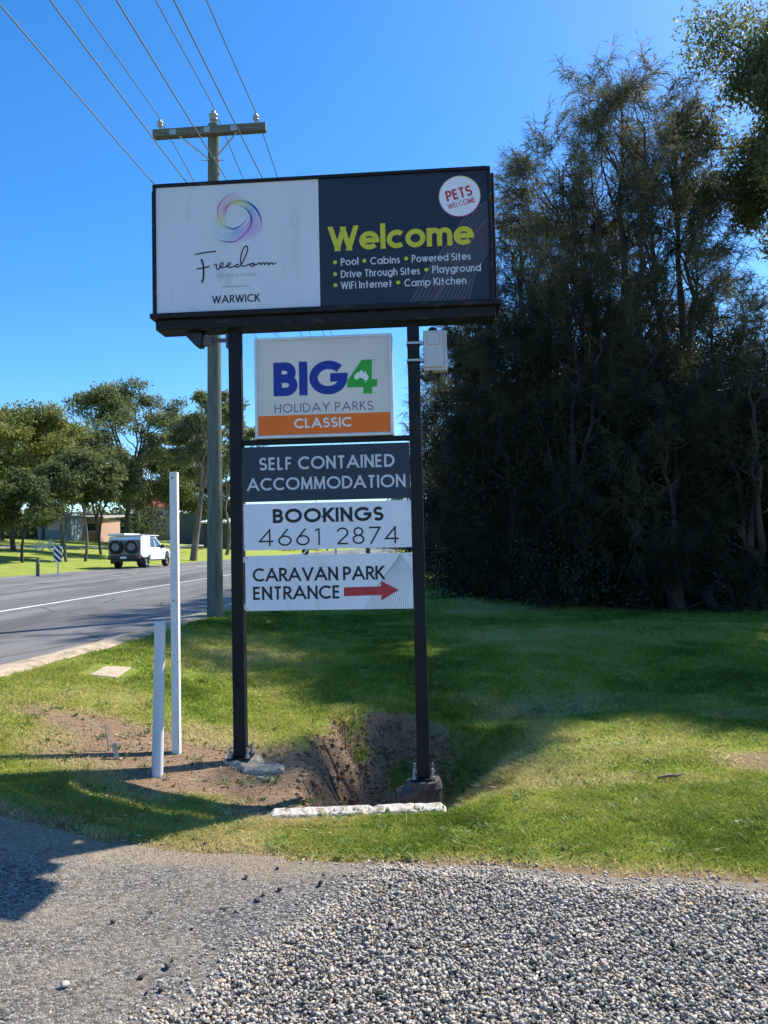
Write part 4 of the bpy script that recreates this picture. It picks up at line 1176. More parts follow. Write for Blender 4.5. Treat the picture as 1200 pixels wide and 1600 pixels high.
for i, (x, Yd, yt, sp, st, ln, lb) in enumerate([
    (975, 16.5, 108, 1.75, 4, (.05, 0), 'tallest feathery dark casuarina in the middle of the thicket'),
    (1068, 17.5, 150, 1.5, 3, (.0, .0), 'feathery casuarina just right of the tallest one'),
    (893, 18, 218, 1.7, 4, (-.1, 0), 'feathery casuarina with rounded top left of the tallest one'),
    (815, 20, 320, 1.6, 3, (.2, 0), 'dark casuarina rising directly beside the lightbox edge'),
    (742, 22.5, 480, 1.9, 4, (-.1, 0), 'lower casuarina behind the electrical box'),
    (925, 20.5, 330, 2.1, 3, (0, 0), 'casuarina standing behind the two tallest ones'),
    (1125, 19.5, 430, 1.7, 3, (.1, 0), 'sparse casuarina beside the feathery gum at the right'),
    (712, 27, 560, 2.0, 3, (-.1, 0), 'farthest casuarina at the left end of the thicket'),
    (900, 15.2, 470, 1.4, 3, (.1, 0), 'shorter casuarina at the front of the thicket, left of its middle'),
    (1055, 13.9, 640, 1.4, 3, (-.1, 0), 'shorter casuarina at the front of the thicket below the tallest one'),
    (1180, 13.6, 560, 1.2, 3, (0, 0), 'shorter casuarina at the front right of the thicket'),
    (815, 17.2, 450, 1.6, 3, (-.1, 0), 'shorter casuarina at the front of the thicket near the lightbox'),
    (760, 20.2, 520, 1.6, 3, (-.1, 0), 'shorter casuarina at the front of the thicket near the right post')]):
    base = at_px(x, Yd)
    casuarina(lb, base, top_h(x, yt, Yd), sp, i * 7, st, ln, dens=(1.0 if yt < 300 else .85), W=.010 + .00042 * Yd, lo=.05, mat='shaded_casuarina' if 'shorter' in lb else 'casuarina')

for i, (x, Yd, yt, r, lb) in enumerate([
    (1215, 15.2, 600, 2.0, 'dense glossy shrub at the right edge of the thicket'),
    (1120, 15.2, 650, 1.8, 'dense dark shrub second from the right in the thicket'),
    (1030, 15.6, 620, 1.9, 'dense dark shrub under the tallest casuarina'),
    (925, 16.4, 640, 2.0, 'dense dark shrub third from the left in the thicket'),
    (845, 18.4, 640, 2.1, 'dense dark shrub under the round-topped casuarina'),
    (760, 22.5, 640, 2.4, 'dense dark shrub under the lower casuarina'),
    (717, 28, 690, 2.0, 'farthest dark shrub at the left end of the thicket'),
    (1160, 17.8, 560, 2.2, 'tall dark shrub behind the front row at the right'),
    (1045, 18.5, 520, 2.4, 'tall dark shrub behind the tallest casuarina'),
    (940, 19.0, 540, 2.5, 'tall dark shrub in the back row at the middle'),
    (850, 23, 560, 2.8, 'tall dark shrub in the back row at the left')]):
    base = at_px(x, Yd)
    h_ = top_h(x, yt, Yd)
    clump_tree('thicket_shrub', lb, 'shrub', base, h_, r, 'shrubs of the thicket', lo=.06, nc=60, cr=.27, leaves=1350, lsz=.085, thick=True, leafm='shrub', bark='bark_dark',
               tr=.09, seed=i + 40, forks=4, flat=.85, shell=.45, droop=.2, low=-1.1)
clump_tree('gum_tree', 'feathery tall gum tree with bright green sprays at the right edge', 'tree', (10.75, 16.0, gz(10.75, 16.0)), 13.3, 4.0, None,
           lo=.40, nc=130, cr=.13, leaves=1400, lsz=.12, leafm='feather', bark='bark_dark', tr=.2, seed=77, forks=5, flat=.8, shell=.35, droop=.1, tint=.06)

FAR = [  # x, distance, top y, crown radius, label, kw
 (22, 55, 636, 5.2, 'big yellowish gum tree at the left edge of the park', dict(leafm='eucalypt_olive', lo=.22, nc=46, cr=.25)),
 (-70, 52, 640, 5.0, 'yellowish gum tree cut by the left edge of the view', dict(leafm='eucalypt_olive', lo=.22, nc=40, cr=.25)),
 (98, 66, 668, 4.2, 'dark gum tree between the yellowish one and the big domed one', dict(leafm='wattle', lo=.28, nc=36, cr=.26)),
 (36, 43, 745, 2.0, 'small dark wattle with forked trunk near the highway', dict(leafm='wattle', lo=.30, nc=20, cr=.36, forks=2)),
 (104, 47, 722, 2.2, 'dark wattle with double trunk behind the striped marker', dict(leafm='wattle', lo=.38, nc=22, cr=.34, forks=2)),
 (131, 49, 712, 2.4, 'dark wattle on a single thin trunk left of the white utility', dict(leafm='wattle', lo=.42, nc=24, cr=.34)),
 (204, 74, 606, 6.6, 'big domed gum tree with open limbs above the white utility', dict(leafm='eucalypt', lo=.34, nc=52, cr=.19, forks=5, tr=.27)),
 (300, 62, 622, 3.7, 'leaning gum tree between the white post and the utility pole', dict(leafm='eucalypt', lo=.42, nc=34, cr=.22, lean=(1.6, 0), tr=.25)),
 (352, 82, 640, 4.6, 'gum tree mostly behind the utility pole', dict(leafm='eucalypt', lo=.3, nc=36, cr=.25)),
 (158, 60, 716, 3.0, 'dark wattle right behind the white utility', dict(leafm='wattle', lo=.36, nc=28, cr=.33)),
 (238, 88, 712, 5.0, 'dark tree under the right side of the domed gum', dict(leafm='wattle', lo=.28, nc=34, cr=.3)),
 (276, 96, 722, 4.4, 'bushy green tree behind the white post', dict(leafm='wattle', lo=.2, nc=34, cr=.3)),
 (66, 84, 690, 5.0, 'dark tree far behind the forked wattle', dict(leafm='wattle', lo=.22, nc=34, cr=.3)),
 (150, 92, 700, 5.0, 'dark tree far behind the parked bicycle path', dict(leafm='wattle', lo=.22, nc=34, cr=.3)),
 (330, 100, 742, 4.0, 'low bushy tree in front of the white roofs', dict(leafm='wattle', lo=.25, nc=28, cr=.3)),
 (2, 74, 700, 5.0, 'dark tree behind the big yellowish gum', dict(leafm='wattle', lo=.2, nc=36, cr=.3)),
]
for i, (x, Yd, yt, r, lb, kw) in enumerate(FAR):
    base = at_px(x, Yd)
    args = dict(leaves=440, lsz=.20 + .0018 * Yd, seed=i + 200, bark='bark_pale' if i % 3 else 'bark_dark', tr=.04 + .0009 * Yd if r < 4 else .17, shell=.66)
    args.update(kw); args['cr'] = args['cr'] * .78; args['nc'] = int(args['nc'] * 1.15)
    clump_tree('park_tree', lb, 'tree', base, top_h(x, yt, Yd), r, 'trees of the park beyond the highway', **args)

# far-off wood behind the park, reading as one mass
rng = np.random.default_rng(900)
P, T = [], []
for k in range(150):
    x_ = -200 + 215 * rng.random(); y_ = 128 + 50 * rng.random()
    if x_ > -14: continue
    hh = 3 + 3.5 * rng.random(); z_ = gz(x_, y_)
    for j in range(6):
        c = np.array([x_ + rng.normal() * 2.2, y_ + rng.normal() * 2, z_ + hh * (.2 + .8 * rng.random())]); n = 130
        P.append(c + rng.normal(size=(n, 3)) * np.array([1.3, 1.3, 1.0])); T.append(np.clip(.35 + rng.normal() * .15 + rng.normal(size=n) * .15, 0, 1))
for k in range(60):
    x_ = 4 + 60 * rng.random(); y_ = 150 + 60 * rng.random(); z_ = gz(x_, y_)
    for j in range(6):
        c = np.array([x_ + rng.normal() * 2.2, y_ + rng.normal() * 2, z_ + 4 * rng.random()]); n = 110
        P.append(c + rng.normal(size=(n, 3)) * np.array([1.4, 1.3, 1.1])); T.append(np.clip(.35 + rng.normal() * .15 + rng.normal(size=n) * .15, 0, 1))
P = np.concatenate(P); T = np.concatenate(T)
v, f = leaf_quads(P, unit(rng.normal(size=P.shape)), unit(rng.normal(size=P.shape)), .9, .55)
tag(soup('distant_woodland', v, f, M['wattle'], attrs={'tint': np.repeat(T, 4)}), 'far dark woodland behind the park', 'woodland', kind='stuff')

# ------------------------------------------------------------------ grass, gravel, loose stones
rng = np.random.default_rng(31)
def blades(n, x0, x1, y0, y1, h0, h1, w, mask=None):
    x = x0 + (x1 - x0) * rng.random(n); y = y0 + (y1 - y0) * rng.random(n)
    d = dirt_mask(x, y)
    clump = fbm(x * 5, y * 5, 61)
    keep = (rng.random(n) > d * 1.05) & (y > drive_edge(x) - .10 * rng.random(n) ** 2) & (x > road_x(y) + .18 + .15 * rng.random(n))
    keep &= (np.abs(x) < .60 * y + 1.2) & (y < tree_line(x) + .3)
    keep &= rng.random(n) < .02 + 1.12 * clump
    keep &= ~((np.abs(x - cc.x) < .20 + .04 * rng.random(n)) & (np.abs(y - cc.y) < .26 + .05 * rng.random(n)))
    if mask is not None: keep &= rng.random(n) < mask(x, y)
    keep &= ~((x > hx0 - .02) & (x < hx1 + .02) & (np.abs(y - 4.54) < .08))
    x, y, clump, d = x[keep], y[keep], clump[keep], d[keep]
    z = height(x, y); n = len(x)
    hh = (h0 + (h1 - h0) * rng.random(n)) * (.55 + .9 * clump)
    a = rng.random(n) * 2 * math.pi; ln = hh * (.7 + 1.5 * rng.random(n)); la = rng.random(n) * 2 * math.pi
    wv = np.stack([np.cos(a), np.sin(a), a * 0], -1) * (w * (.6 + .8 * rng.random(n)))[:, None] / 2
    p = np.stack([x, y, z - .004], -1)
    tip = p + np.stack([np.cos(la) * ln, np.sin(la) * ln, hh], -1)
    mid = p + np.stack([np.cos(la) * ln * .3, np.sin(la) * ln * .3, hh * .6], -1)
    v = np.stack([p - wv, p + wv, mid + wv * .75, mid - wv * .75, tip], 1).reshape(-1, 3)
    b5 = np.arange(n)[:, None] * 5
    f = np.concatenate([b5 + np.array([[0, 1, 2]]), b5 + np.array([[0, 2, 3]]), b5 + np.array([[3, 2, 4]])])
    pn = fbm(x * .55, y * .55, 66); pn2 = fbm(x * 2.3, y * 2.3, 67)
    t = np.clip(.46 + (pn - .5) * 1.5 + (pn2 - .5) * .8 + rng.normal(size=n) * .13 + d * (.5 if mask is None else 0) + (rng.random(n) > .93) * .4, 0, 1)
    # the strip along the drive and the lawn's worn spots are drier
    t = np.clip(t + .12 * (1 - sstep(.1, .7, y - drive_edge(x))), 0, 1)
    return v, f, np.repeat(t, 5)
def lip(x, y): return sstep(.02, .12, ditch(x - .12, y)) * (1 - sstep(.3, .6, ditch(x, y)))
parts = [blades(380000, -3.2, 3.6, 3.5, 5.2, .014, .036, .0042), blades(280000, -4.2, 4.6, 5.2, 7.2, .016, .04, .006),
         blades(250000, -4.4, 6.2, 7.2, 10.5, .018, .044, .010), blades(180000, -4.2, 8.5, 10.5, 16, .022, .05, .017), blades(60000, -3.5, 6, 16, 32, .03, .06, .035),
         blades(12000, -.9, .6, 4.30, 4.47, .02, .04, .0045), blades(30000, .45, 1.35, 4.5, 6.6, .022, .05, .005, lip), blades(26000, -.4, .8, 5.2, 7.0, .04, .10, .007, lambda x, y: sstep(.3, .6, ditch(x, y)) * fbm(x * 3, y * 3, 5) * 1.3), blades(12000, -.8, .9, 6.5, 7.5, .04, .09, .007, lambda x, y: sstep(.0, .06, ditch(x, y)) * (1 - sstep(.15, .35, ditch(x, y))))]
vs, fs, ts, o_ = [], [], [], 0
for v, f, t in parts:
    vs.append(v); fs.append(f + o_); ts.append(t); o_ += len(v)
tag(soup('grass', np.concatenate(vs), np.concatenate(fs), M['blade'], attrs={'tint': np.concatenate(ts)}), 'short green lawn grass with yellow dry patches', 'grass', kind='stuff')

# crushed stone
ph = (1 + 5 ** .5) / 2
ICO = np.array([(-1, ph, 0), (1, ph, 0), (-1, -ph, 0), (1, -ph, 0), (0, -1, ph), (0, 1, ph), (0, -1, -ph), (0, 1, -ph), (ph, 0, -1), (ph, 0, 1), (-ph, 0, -1), (-ph, 0, 1)]) / math.hypot(1, ph)
IF = np.array([(0, 11, 5), (0, 5, 1), (0, 1, 7), (0, 7, 10), (0, 10, 11), (1, 5, 9), (5, 11, 4), (11, 10, 2), (10, 7, 6), (7, 1, 8), (3, 9, 4), (3, 4, 2), (3, 2, 6), (3, 6, 8), (3, 8, 9), (4, 9, 5), (2, 4, 11), (6, 2, 10), (8, 6, 7), (9, 8, 1)])
def rocks(x, y, z, size):
    n = len(x)
    base = ICO[None] * (1 + .5 * (rng.random((n, 12, 1)) - .5) * 2)
    base = base * np.stack([np.ones(n), .55 + .35 * rng.random(n), .30 + .30 * rng.random(n)], -1)[:, None, :]
    q = unit(rng.normal(size=(n, 4)) * np.array([1, .20, .20, 1]))
    w_, a_, b_, c_ = q.T
    Rm = np.stack([np.stack([1 - 2 * (b_ * b_ + c_ * c_), 2 * (a_ * b_ - c_ * w_), 2 * (a_ * c_ + b_ * w_)], -1),
                   np.stack([2 * (a_ * b_ + c_ * w_), 1 - 2 * (a_ * a_ + c_ * c_), 2 * (b_ * c_ - a_ * w_)], -1),
                   np.stack([2 * (a_ * c_ - b_ * w_), 2 * (b_ * c_ + a_ * w_), 1 - 2 * (a_ * a_ + b_ * b_)], -1)], 1)
    v = np.einsum('nij,nkj->nki', Rm, base) * (size / 2)[:, None, None] + np.stack([x, y, z], -1)[:, None, :]
    f = (np.arange(n)[:, None, None] * 12 + IF[None]).reshape(-1, 3)
    return v.reshape(-1, 3), f
def gravel_d(x, y):
    """distance inside the gravelled area (positive inside)"""
    n = (fbm(x * 4, y * 4, 91) - .5) * .22
    left = (x - np.interp(y, [1.5, 2.49, 3.1, 3.45, 3.7], [-1.40, -.90, -.48, -.22, -.04])) * .85
    top = drive_edge(x) - .07 - y
    return np.minimum(left, top) + n
n = 110000
x = -1.6 + 5.4 * rng.random(n); y = 1.5 + 2.5 * rng.random(n)
g = gravel_d(x, y)
keep = (g > 0) | (rng.random(n) < np.exp(np.minimum(g, 0) / .05) * .45)
keep &= np.abs(x) < .62 * y + .5
x, y, g = x[keep], y[keep], g[keep]
n = len(x)
size = .0105 + .014 * rng.random(n) ** 1.6
z = height(x, y) + .008 + np.clip(g, 0, .25) * .05 * rng.random(n) + .022 * rng.random(n) * sstep(0, .15, g)
v, f = rocks(x, y, z, size)
t = np.clip(.54 + rng.normal(size=n) * .165, 0, .96); t = np.where(rng.random(n) > .97, 1.0, t)
tag(soup('gravel', v, f, M['gravel'], attrs={'tint': np.repeat(t, 12)}), 'loose grey crushed stone spread over the driveway', 'gravel', kind='stuff')
# finer grit and crumbs on the drive and on the bare soil
n = 9000
x = -3.2 + 4.2 * rng.random(n); y = 2.0 + 4.4 * rng.random(n)
dm = dirt_mask(x, y)
ond = y < drive_edge(x)
keep = np.where(ond, rng.random(n) < .35 + .4 * np.exp(np.minimum(gravel_d(x, y), 0) / .2), rng.random(n) < dm * 1.1) & (gravel_d(x, y) < .02)
keep &= ~((x > hx0 - .05) & (x < hx1 + .05) & (np.abs(y - 4.54) < .12))
x, y = x[keep], y[keep]; n = len(x)
v, f = rocks(x, y, height(x, y) + .004, .006 + .012 * rng.random(n) ** 2)
t = np.clip(.42 + rng.normal(size=n) * .24, 0, 1)
tag(soup('grit', v, f, M['gravel'], attrs={'tint': np.repeat(t, 12)}), 'scattered grit and small crumbs of stone', 'grit', kind='stuff')
k = 0
for (sx, sy) in [(434, 1357), (506, 1367), (437, 1390), (352, 1422), (402, 1408), (368, 1425), (345, 1420), (178, 1442), (237, 1426), (252, 1547), (230, 1551), (246, 1541), (222, 1528), (262, 1512), (270, 1500), (205, 1319), (320, 1320), (102, 1540), (385, 1372), (412, 1398), (500, 1383), (300, 1452)]:
    d = (CAM_M.to_3x3() @ Vector(((sx - 600) / 1155.56, -(sy - 800) / 1155.56, -1))); tt = 2.0
    while (Vector((0, 0, EYE)) + d * tt).z > height(d.x * tt, d.y * tt) + .01 and tt < 9: tt += .004
    p = d * tt; s_ = .018 + .022 * random.random()
    v, f = rocks(np.array([0.]), np.array([0.]), np.array([s_ * .28]), np.array([s_]))
    o = soup('stone', v, f, M['dark_stone'] if k != 17 else M['gravel'], origin=(0, 0, 0), attrs={'tint': np.full(12, .6)})
    o.location = (p.x, p.y, float(height(p.x, p.y)) + .006)
    if k == 17: tag(o, 'pale loose stone alone on the dusty part of the driveway', 'stone')
    else: tag(o, 'small dark loose stone lying on the worn driveway', 'stone', 'dark loose stones on the driveway')
    k += 1
# clods of soil on the eroded banks
n = 9000
x = -1.3 + 2.6 * rng.random(n); y = 4.62 + 2.9 * rng.random(n)
dd = ditch(x, y); gr = np.hypot(ditch(x + .05, y) - dd, ditch(x, y + .05) - dd) / .05
keep = rng.random(n) < sstep(.25, 1.0, gr) * (1 - .7 * sstep(.3, .9, x)) * .8 + .08 * (dd > .3)
x, y = x[keep], y[keep]; n = len(x)
v, f = rocks(x, y, height(x, y) + .004, .012 + .05 * rng.random(n) ** 2.5)
M['soil'] = pmat('crumbling_soil', (.24, .155, .095), .95, 0, .4, 14, .5, 60, .1)
tag(soup('soil_clods', v, f, M['soil']), 'crumbled brown soil on the banks of the ditch', 'soil', kind='stuff')
# dead leaves, clippings and little broad-leaved weeds in the lawn
n = 2600
x = -4 + 8.5 * rng.random(n); y = 3.7 + 5.5 * rng.random(n) ** 1.3
keep = (y > drive_edge(x) - .1) & (x > road_x(y) + .3) & (np.abs(x) < .6 * y + .5); x, y = x[keep], y[keep]; n = len(x)
P = np.stack([x, y, height(x, y) + .010 + .015 * rng.random(n)], -1); D = unit(np.stack([rng.normal(size=n), rng.normal(size=n), .3 * rng.normal(size=n)], -1))
st = rng.random(n) < .7
v, f = leaf_quads(P, D, unit(np.stack([rng.normal(size=n) * .4, rng.normal(size=n) * .4, np.ones(n)], -1)), np.where(st, .05 + .07 * rng.random(n), .02 + .02 * rng.random(n)), np.where(st, .0035, .014))
M['clipping'] = leafmat('dry_clippings', [(0, (.20, .14, .08)), (.5, (.42, .34, .19)), (1, (.60, .52, .34))], .2, .8, .1)
tag(soup('lawn_litter', v, f, M['clipping'], attrs={'tint': np.repeat(rng.random(n), 4)}), 'dry stalks and dead leaves strewn over the lawn', 'leaf litter', kind='stuff')
P, D, T = [], [], []
for k in range(520):
    y_ = 3.8 + 4.5 * rng.random() ** 1.4; x_ = (rng.random() * 2 - 1) * (.55 * y_ + .3)
    if y_ < float(drive_edge(x_)) + .05 or x_ < float(road_x(y_)) + .4: continue
    m_n = 11; a = rng.random(m_n) * 6.28; rr_ = .04 * rng.random(m_n) ** .5
    c_ = np.array([x_, y_, gz(x_, y_) + .006]); s_ = .6 + rng.random()
    P.append(c_ + np.stack([np.cos(a) * rr_, np.sin(a) * rr_, a * 0], -1) * s_); D.append(unit(np.stack([np.cos(a), np.sin(a), .25 + .5 * rng.random(m_n)], -1))); T.append(np.clip(.35 + rng.normal() * .2 + rng.normal(size=m_n) * .1, 0, 1))
P = np.concatenate(P); D = np.concatenate(D); T = np.concatenate(T)
v, f = leaf_quads(P, D, unit(np.stack([-D[:, 0] * .5, -D[:, 1] * .5, np.ones(len(P))], -1)), .025 + .035 * rng.random(len(P)), .014)
M['lawn_weed'] = leafmat('lawn_weed_leaves', [(0, (.05, .11, .02)), (.5, (.10, .20, .03)), (1, (.20, .28, .06))], .4, .5, .2)
tag(soup('lawn_weeds', v, f, M['lawn_weed'], attrs={'tint': np.repeat(T, 4)}), 'flat broad-leaved weeds in the lawn', 'weeds', kind='stuff')
# bare roots hanging from the bank
b = MB()
for k in range(16):
    x0_, y0_ = -.75 + 1.3 * random.random(), 6.7 + .5 * random.random()
    if k < 5: x0_, y0_ = -.62 + .15 * random.random(), 5.0 + 1.4 * random.random()
    pts = []
    for q in range(7):
        xx, yy = x0_ + (.05 if k < 5 else .02 * math.sin(k)) * q + .015 * random.uniform(-1, 1), y0_ - (.0 if k < 5 else .075) * q + .02 * random.uniform(-1, 1)
        pts.append((xx, yy, gz(xx, yy) + .012))
    b.tube(pts, [.006, .006, .005, .005, .004, .003, .002], 5)
tag(b.build('bare_roots', M['twig']), 'thin bare roots hanging over the ditch bank', 'roots', kind='stuff')
# fallen stick on the lawn
sx_, sy_ = 1.85, 4.95
b = MB(); b.tube([(-.09, -.02, .03), (-.02, 0, .035), (.04, .005, .03), (.10, .04, .035)], [.010, .012, .010, .006], 7); b.tube([(.0, 0, .035), (.03, -.03, .05)], [.006, .003], 5)
tag(b.build('stick', M['twig']), 'short broken stick lying on the sunny lawn', 'stick').location = (sx_, sy_, gz(sx_, sy_))
# fallen leaf litter in the ditch
n = 260
x = -.3 + 1.1 * rng.random(n); y = 4.9 + 1.9 * rng.random(n)
P = np.stack([x, y, height(x, y) + .012], -1); D = unit(np.stack([rng.normal(size=n), rng.normal(size=n), .25 * rng.random(n)], -1))
v, f = leaf_quads(P, D, unit(np.stack([rng.normal(size=n) * .4, rng.normal(size=n) * .4, np.ones(n)], -1)), .05 + .06 * rng.random(n), .022)
M['litter'] = leafmat('dry_leaves', [(0, (.10, .06, .035)), (.5, (.22, .14, .085)), (1, (.36, .24, .17))], .1, .8, .1)
tag(soup('leaf_litter', v, f, M['litter'], attrs={'tint': np.repeat(rng.random(n), 4)}), 'dry brown leaves and twigs in the ditch', 'leaf litter', kind='stuff')
# weeds: rosettes by the footings and in the ditch
M['weed'] = leafmat('weed_leaves', [(0, (.03, .07, .012)), (.5, (.06, .13, .02)), (1, (.14, .20, .04))], .35, .5, .3)
P, D, T = [], [], []
for k in range(300):
    if k < 220: cx_, cy_ = -.1 + .75 * rng.random(), 5.2 + 1.6 * rng.random()
    else: cx_, cy_ = -2.6 + 2.2 * rng.random(), 4.6 + 1.3 * rng.random()
    m_n = 9; a = rng.random(m_n) * 6.28
    P.append(np.tile([cx_, cy_, gz(cx_, cy_)], (m_n, 1))); D.append(unit(np.stack([np.cos(a), np.sin(a), .3 + .9 * rng.random(m_n)], -1))); T.append(np.clip(.4 + rng.normal() * .25 + rng.normal(size=m_n) * .1, 0, 1))
P = np.concatenate(P); D = np.concatenate(D); T = np.concatenate(T)
v, f = leaf_quads(P, D, unit(np.stack([-D[:, 0] * .5, -D[:, 1] * .5, np.ones(len(P))], -1)), .014 + .028 * rng.random(len(P)), .009)
tag(soup('weeds', v, f, M['weed'], attrs={'tint': np.repeat(T, 4)}), 'low green weeds in the ditch and on bare soil', 'weeds', kind='stuff')

# ------------------------------------------------------------------ utility vehicle on the highway
M['car_white'] = pmat('car_white', (.78, .78, .77), .25, 0, .02, 2, spec=.5)
M['car_grey'] = pmat('car_grey', (.22, .23, .24), .45, 0, .05, 4)
M['shaded_rear_alu'] = pmat('shaded_rear_aluminium', (.17, .175, .18), .45, .3, .06, 4)  # metal grey, darkened to paint in the shade on the canopy's rear face
M['tyre'] = pmat('tyre_rubber', (.018, .018, .019), .8, 0, .2, 20)
M['rim'] = pmat('grey_rim', (.20, .20, .21), .4, .5, .1, 12)
M['car_glass'] = pmat('tinted_glass', (.02, .03, .04), .08, 0, .05, 2, spec=.8)
M['lamp_red'] = pmat('red_lamp', (.35, .02, .015), .3)
M['lamp_clear'] = pmat('clear_lamp', (.6, .6, .58), .2)
VY = 42.6
vx = px(195, 880, VY).x; vh = -.045
ute = empty('utility_vehicle', (vx + .0, VY, RZ + .004), -vh * 0 - RAD(2.7), 'white four-wheel-drive utility with canopy and two rear spare wheels', 'vehicle')
def bodyprism(poly, hw, name, mat, parent=ute, taper=None, bev=.03):
    b = MB(); n = len(poly)
    vs = [(-hw(u, z), u, z) for u, z in poly] + [(hw(u, z), u, z) for u, z in poly]
    b.add(vs, [tuple(range(n)), tuple(reversed(range(n, 2 * n)))] + [((i + 1) % n, i, n + i, n + (i + 1) % n) for i in range(n)])
    return b.build(name, mat, parent, bevel=bev)
# y forward from the rear bumper, z up
low = [(1.60, .52), (1.62, 1.12), (3.0, 1.16), (4.05, 1.12), (5.05, 1.02), (5.28, .90), (5.32, .55), (4.95, .48), (4.93, .72), (4.72, .94), (4.35, .94), (4.13, .72), (4.10, .46), (1.65, .46)]
bodyprism(low, lambda u, z: .92 if u < 4.9 else .86, 'body', M['car_white'])
cab = [(1.50, 1.13), (1.52, 1.86), (2.95, 1.86), (3.95, 1.14)]
cabo = bodyprism(cab, lambda u, z: .90 - .16 * max(0, (z - 1.13) / .7), 'cab', M['car_white'])
for sg in (-1, 1):
    def side(u, z, o_=.006): return (sg * (.90 - .16 * max(0, (z - 1.13) / .7) + o_), u, z)
    for win in ([(1.72, 1.20), (1.78, 1.74), (2.46, 1.75), (2.50, 1.20)], [(2.60, 1.20), (2.56, 1.75), (2.98, 1.74), (3.66, 1.20)]):
        b = MB(); p = [side(*q) for q in win] + [side(*q, -.02) for q in win]; n = 4
        b.add(p, [(0, 1, 2, 3), (7, 6, 5, 4)] + [(i, (i + 1) % n, n + (i + 1) % n, n + i) for i in range(n)]); b.build('window', M['car_glass'], ute)
    b = MB(); b.box(sg * .98 - .09, sg * .98 + .09, 3.42, 3.56, 1.14, 1.36); b.build('mirror', M['black_plastic'], ute, bevel=.02)
b = MB(); p = [(-.70, 3.12, 1.76), (.70, 3.12, 1.76), (.84, 3.86, 1.20), (-.84, 3.86, 1.20)]; b.add([(x, y + .012, z + .012) for x, y, z in p], [(0, 1, 2, 3)]); b.build('windscreen', M['car_glass'], ute)
can = [(-.02, .78), (.0, 1.66), (.12, 1.86), (1.48, 1.88), (1.48, .80), (1.0, .62), (.4, .62)]
cano = bodyprism(can, lambda u, z: .95, 'canopy', M['car_white'])
b = MB(); b.box(-.97, .97, .05, 2.9, 1.885, 1.93); b.box(-.99, .0, -.06, 2.4, 1.935, 2.03); b.build('roof_rack', M['car_white'], ute, bevel=.015)
b = MB(); b.box(.952, .958, .3, 1.35, 1.0, 1.60); b.build('side_hatch', M['car_white'], ute)
b = MB(); b.box(-.93, .93, -.035, -.022, .80, 1.64); b.build('rear_panel', M['shaded_rear_alu'], ute)
b = MB(); b.box(-.18, .18, -.21, -.201, .57, .69); b.build('number_plate', M['panel_white'], ute)
b = MB(); b.box(-.955, .955, .02, 1.46, .80, .83); b.build('side_trim', M['car_grey'], ute)
b = MB(); b.box(-.93, .93, -.20, .0, .52, .76); b.box(-.60, .60, -.16, .3, .40, .52); b.build('rear_bumper', M['black_plastic'], ute, bevel=.02)
for sg in (-1, 1):
    b = MB(); b.box(sg * .80 - .10, sg * .80 + .10, -.225, -.202, .62, .72); b.build('tail_lamp', M['lamp_red'], ute)
    b = MB(); b.box(sg * .66 - .16, sg * .66 + .16, 5.27, 5.36, .80, .94); b.build('headlight', M['lamp_clear'], ute, bevel=.02)
    b = MB(); b.box(sg * .95 - .05, sg * .95 + .05, 1.7, 4.05, .40, .47); b.build('side_step', M['black_plastic'], ute)
    b = MB(); b.box(sg * .80 - .16, sg * .80 + .16, .28, .31, .28, .60); b.build('mud_flap', M['black_plastic'], ute)
def wheel(name, c, ax, R_=.40, wd=.27):
    b = MB(); h = wd / 2; b.lathe([(R_ * .58, -h), (R_ * .92, -h), (R_, -h * .7), (R_, h * .7), (R_ * .92, h), (R_ * .58, h)], c, ax, 28); 
    t = b.build(name, M['tyre'], ute)
    b = MB(); b.lathe([(0, -h * .6), (R_ * .2, -h * .75), (R_ * .25, -h * .4), (R_ * .55, -h * .5), (R_ * .60, -h * .9), (R_ * .60, h * .9), (R_ * .55, h * .5), (R_ * .25, h * .4), (R_ * .2, h * .75), (0, h * .6)], c, ax, 20)
    b.build('rim', M['rim'], t)
for sg in (-1, 1):
    wheel('wheel', (sg * .80, 1.02, .40), (1, 0, 0)); wheel('wheel', (sg * .80, 4.53, .40), (1, 0, 0))
    wheel('spare_wheel', (sg * .46, -.13, 1.24), (0, 1, 0), .40, .22)

# ------------------------------------------------------------------ marker board, guide posts, bicycle
def post_at(x, ybase, Yd): return px(x, ybase, Yd)
my = 33.0; mx0 = px(91, 880, my).x; mz = gz(mx0, my)
mk = empty('hazard_marker', (mx0, my, mz), RAD(6), 'small black and white striped hazard board on a stake', 'marker')
b = MB(); b.box(-.03, .03, -.02, .02, -.3, .75); b.build('stake', M['galv'], mk)
zt_, zb2 = px(90, 853, my).z - mz, px(90, 878, my).z - mz
hw = .18
b = MB(); b.box(-hw, hw, -.035, -.025, zb2, zt_, 0)
hgt = zt_ - zb2
for k in range(-2, 4):
    z0 = zb2 + k * .27 + .12
    pol = [(-hw, z0 + .36), (hw, z0), (hw, z0 + .135), (-hw, z0 + .495)]
    cl = []
    def clip(poly, lim, up):
        out = []
        for i in range(len(poly)):
            a, c = poly[i], poly[(i + 1) % len(poly)]
            ia, ic = (a[1] <= lim) == up, (c[1] <= lim) == up
            if ia: out.append(a)
            if ia != ic:
                t = (lim - a[1]) / (c[1] - a[1]); out.append((a[0] + (c[0] - a[0]) * t, lim))
        return out
    pol = clip(clip(pol, zt_, True), zb2, False) if pol else []
    if len(pol) >= 3: b.add([(u, -.0362, z) for u, z in pol], [tuple(range(len(pol)))], 1)
b.build('striped_board', [M['panel_white'], M['ink']], mk)
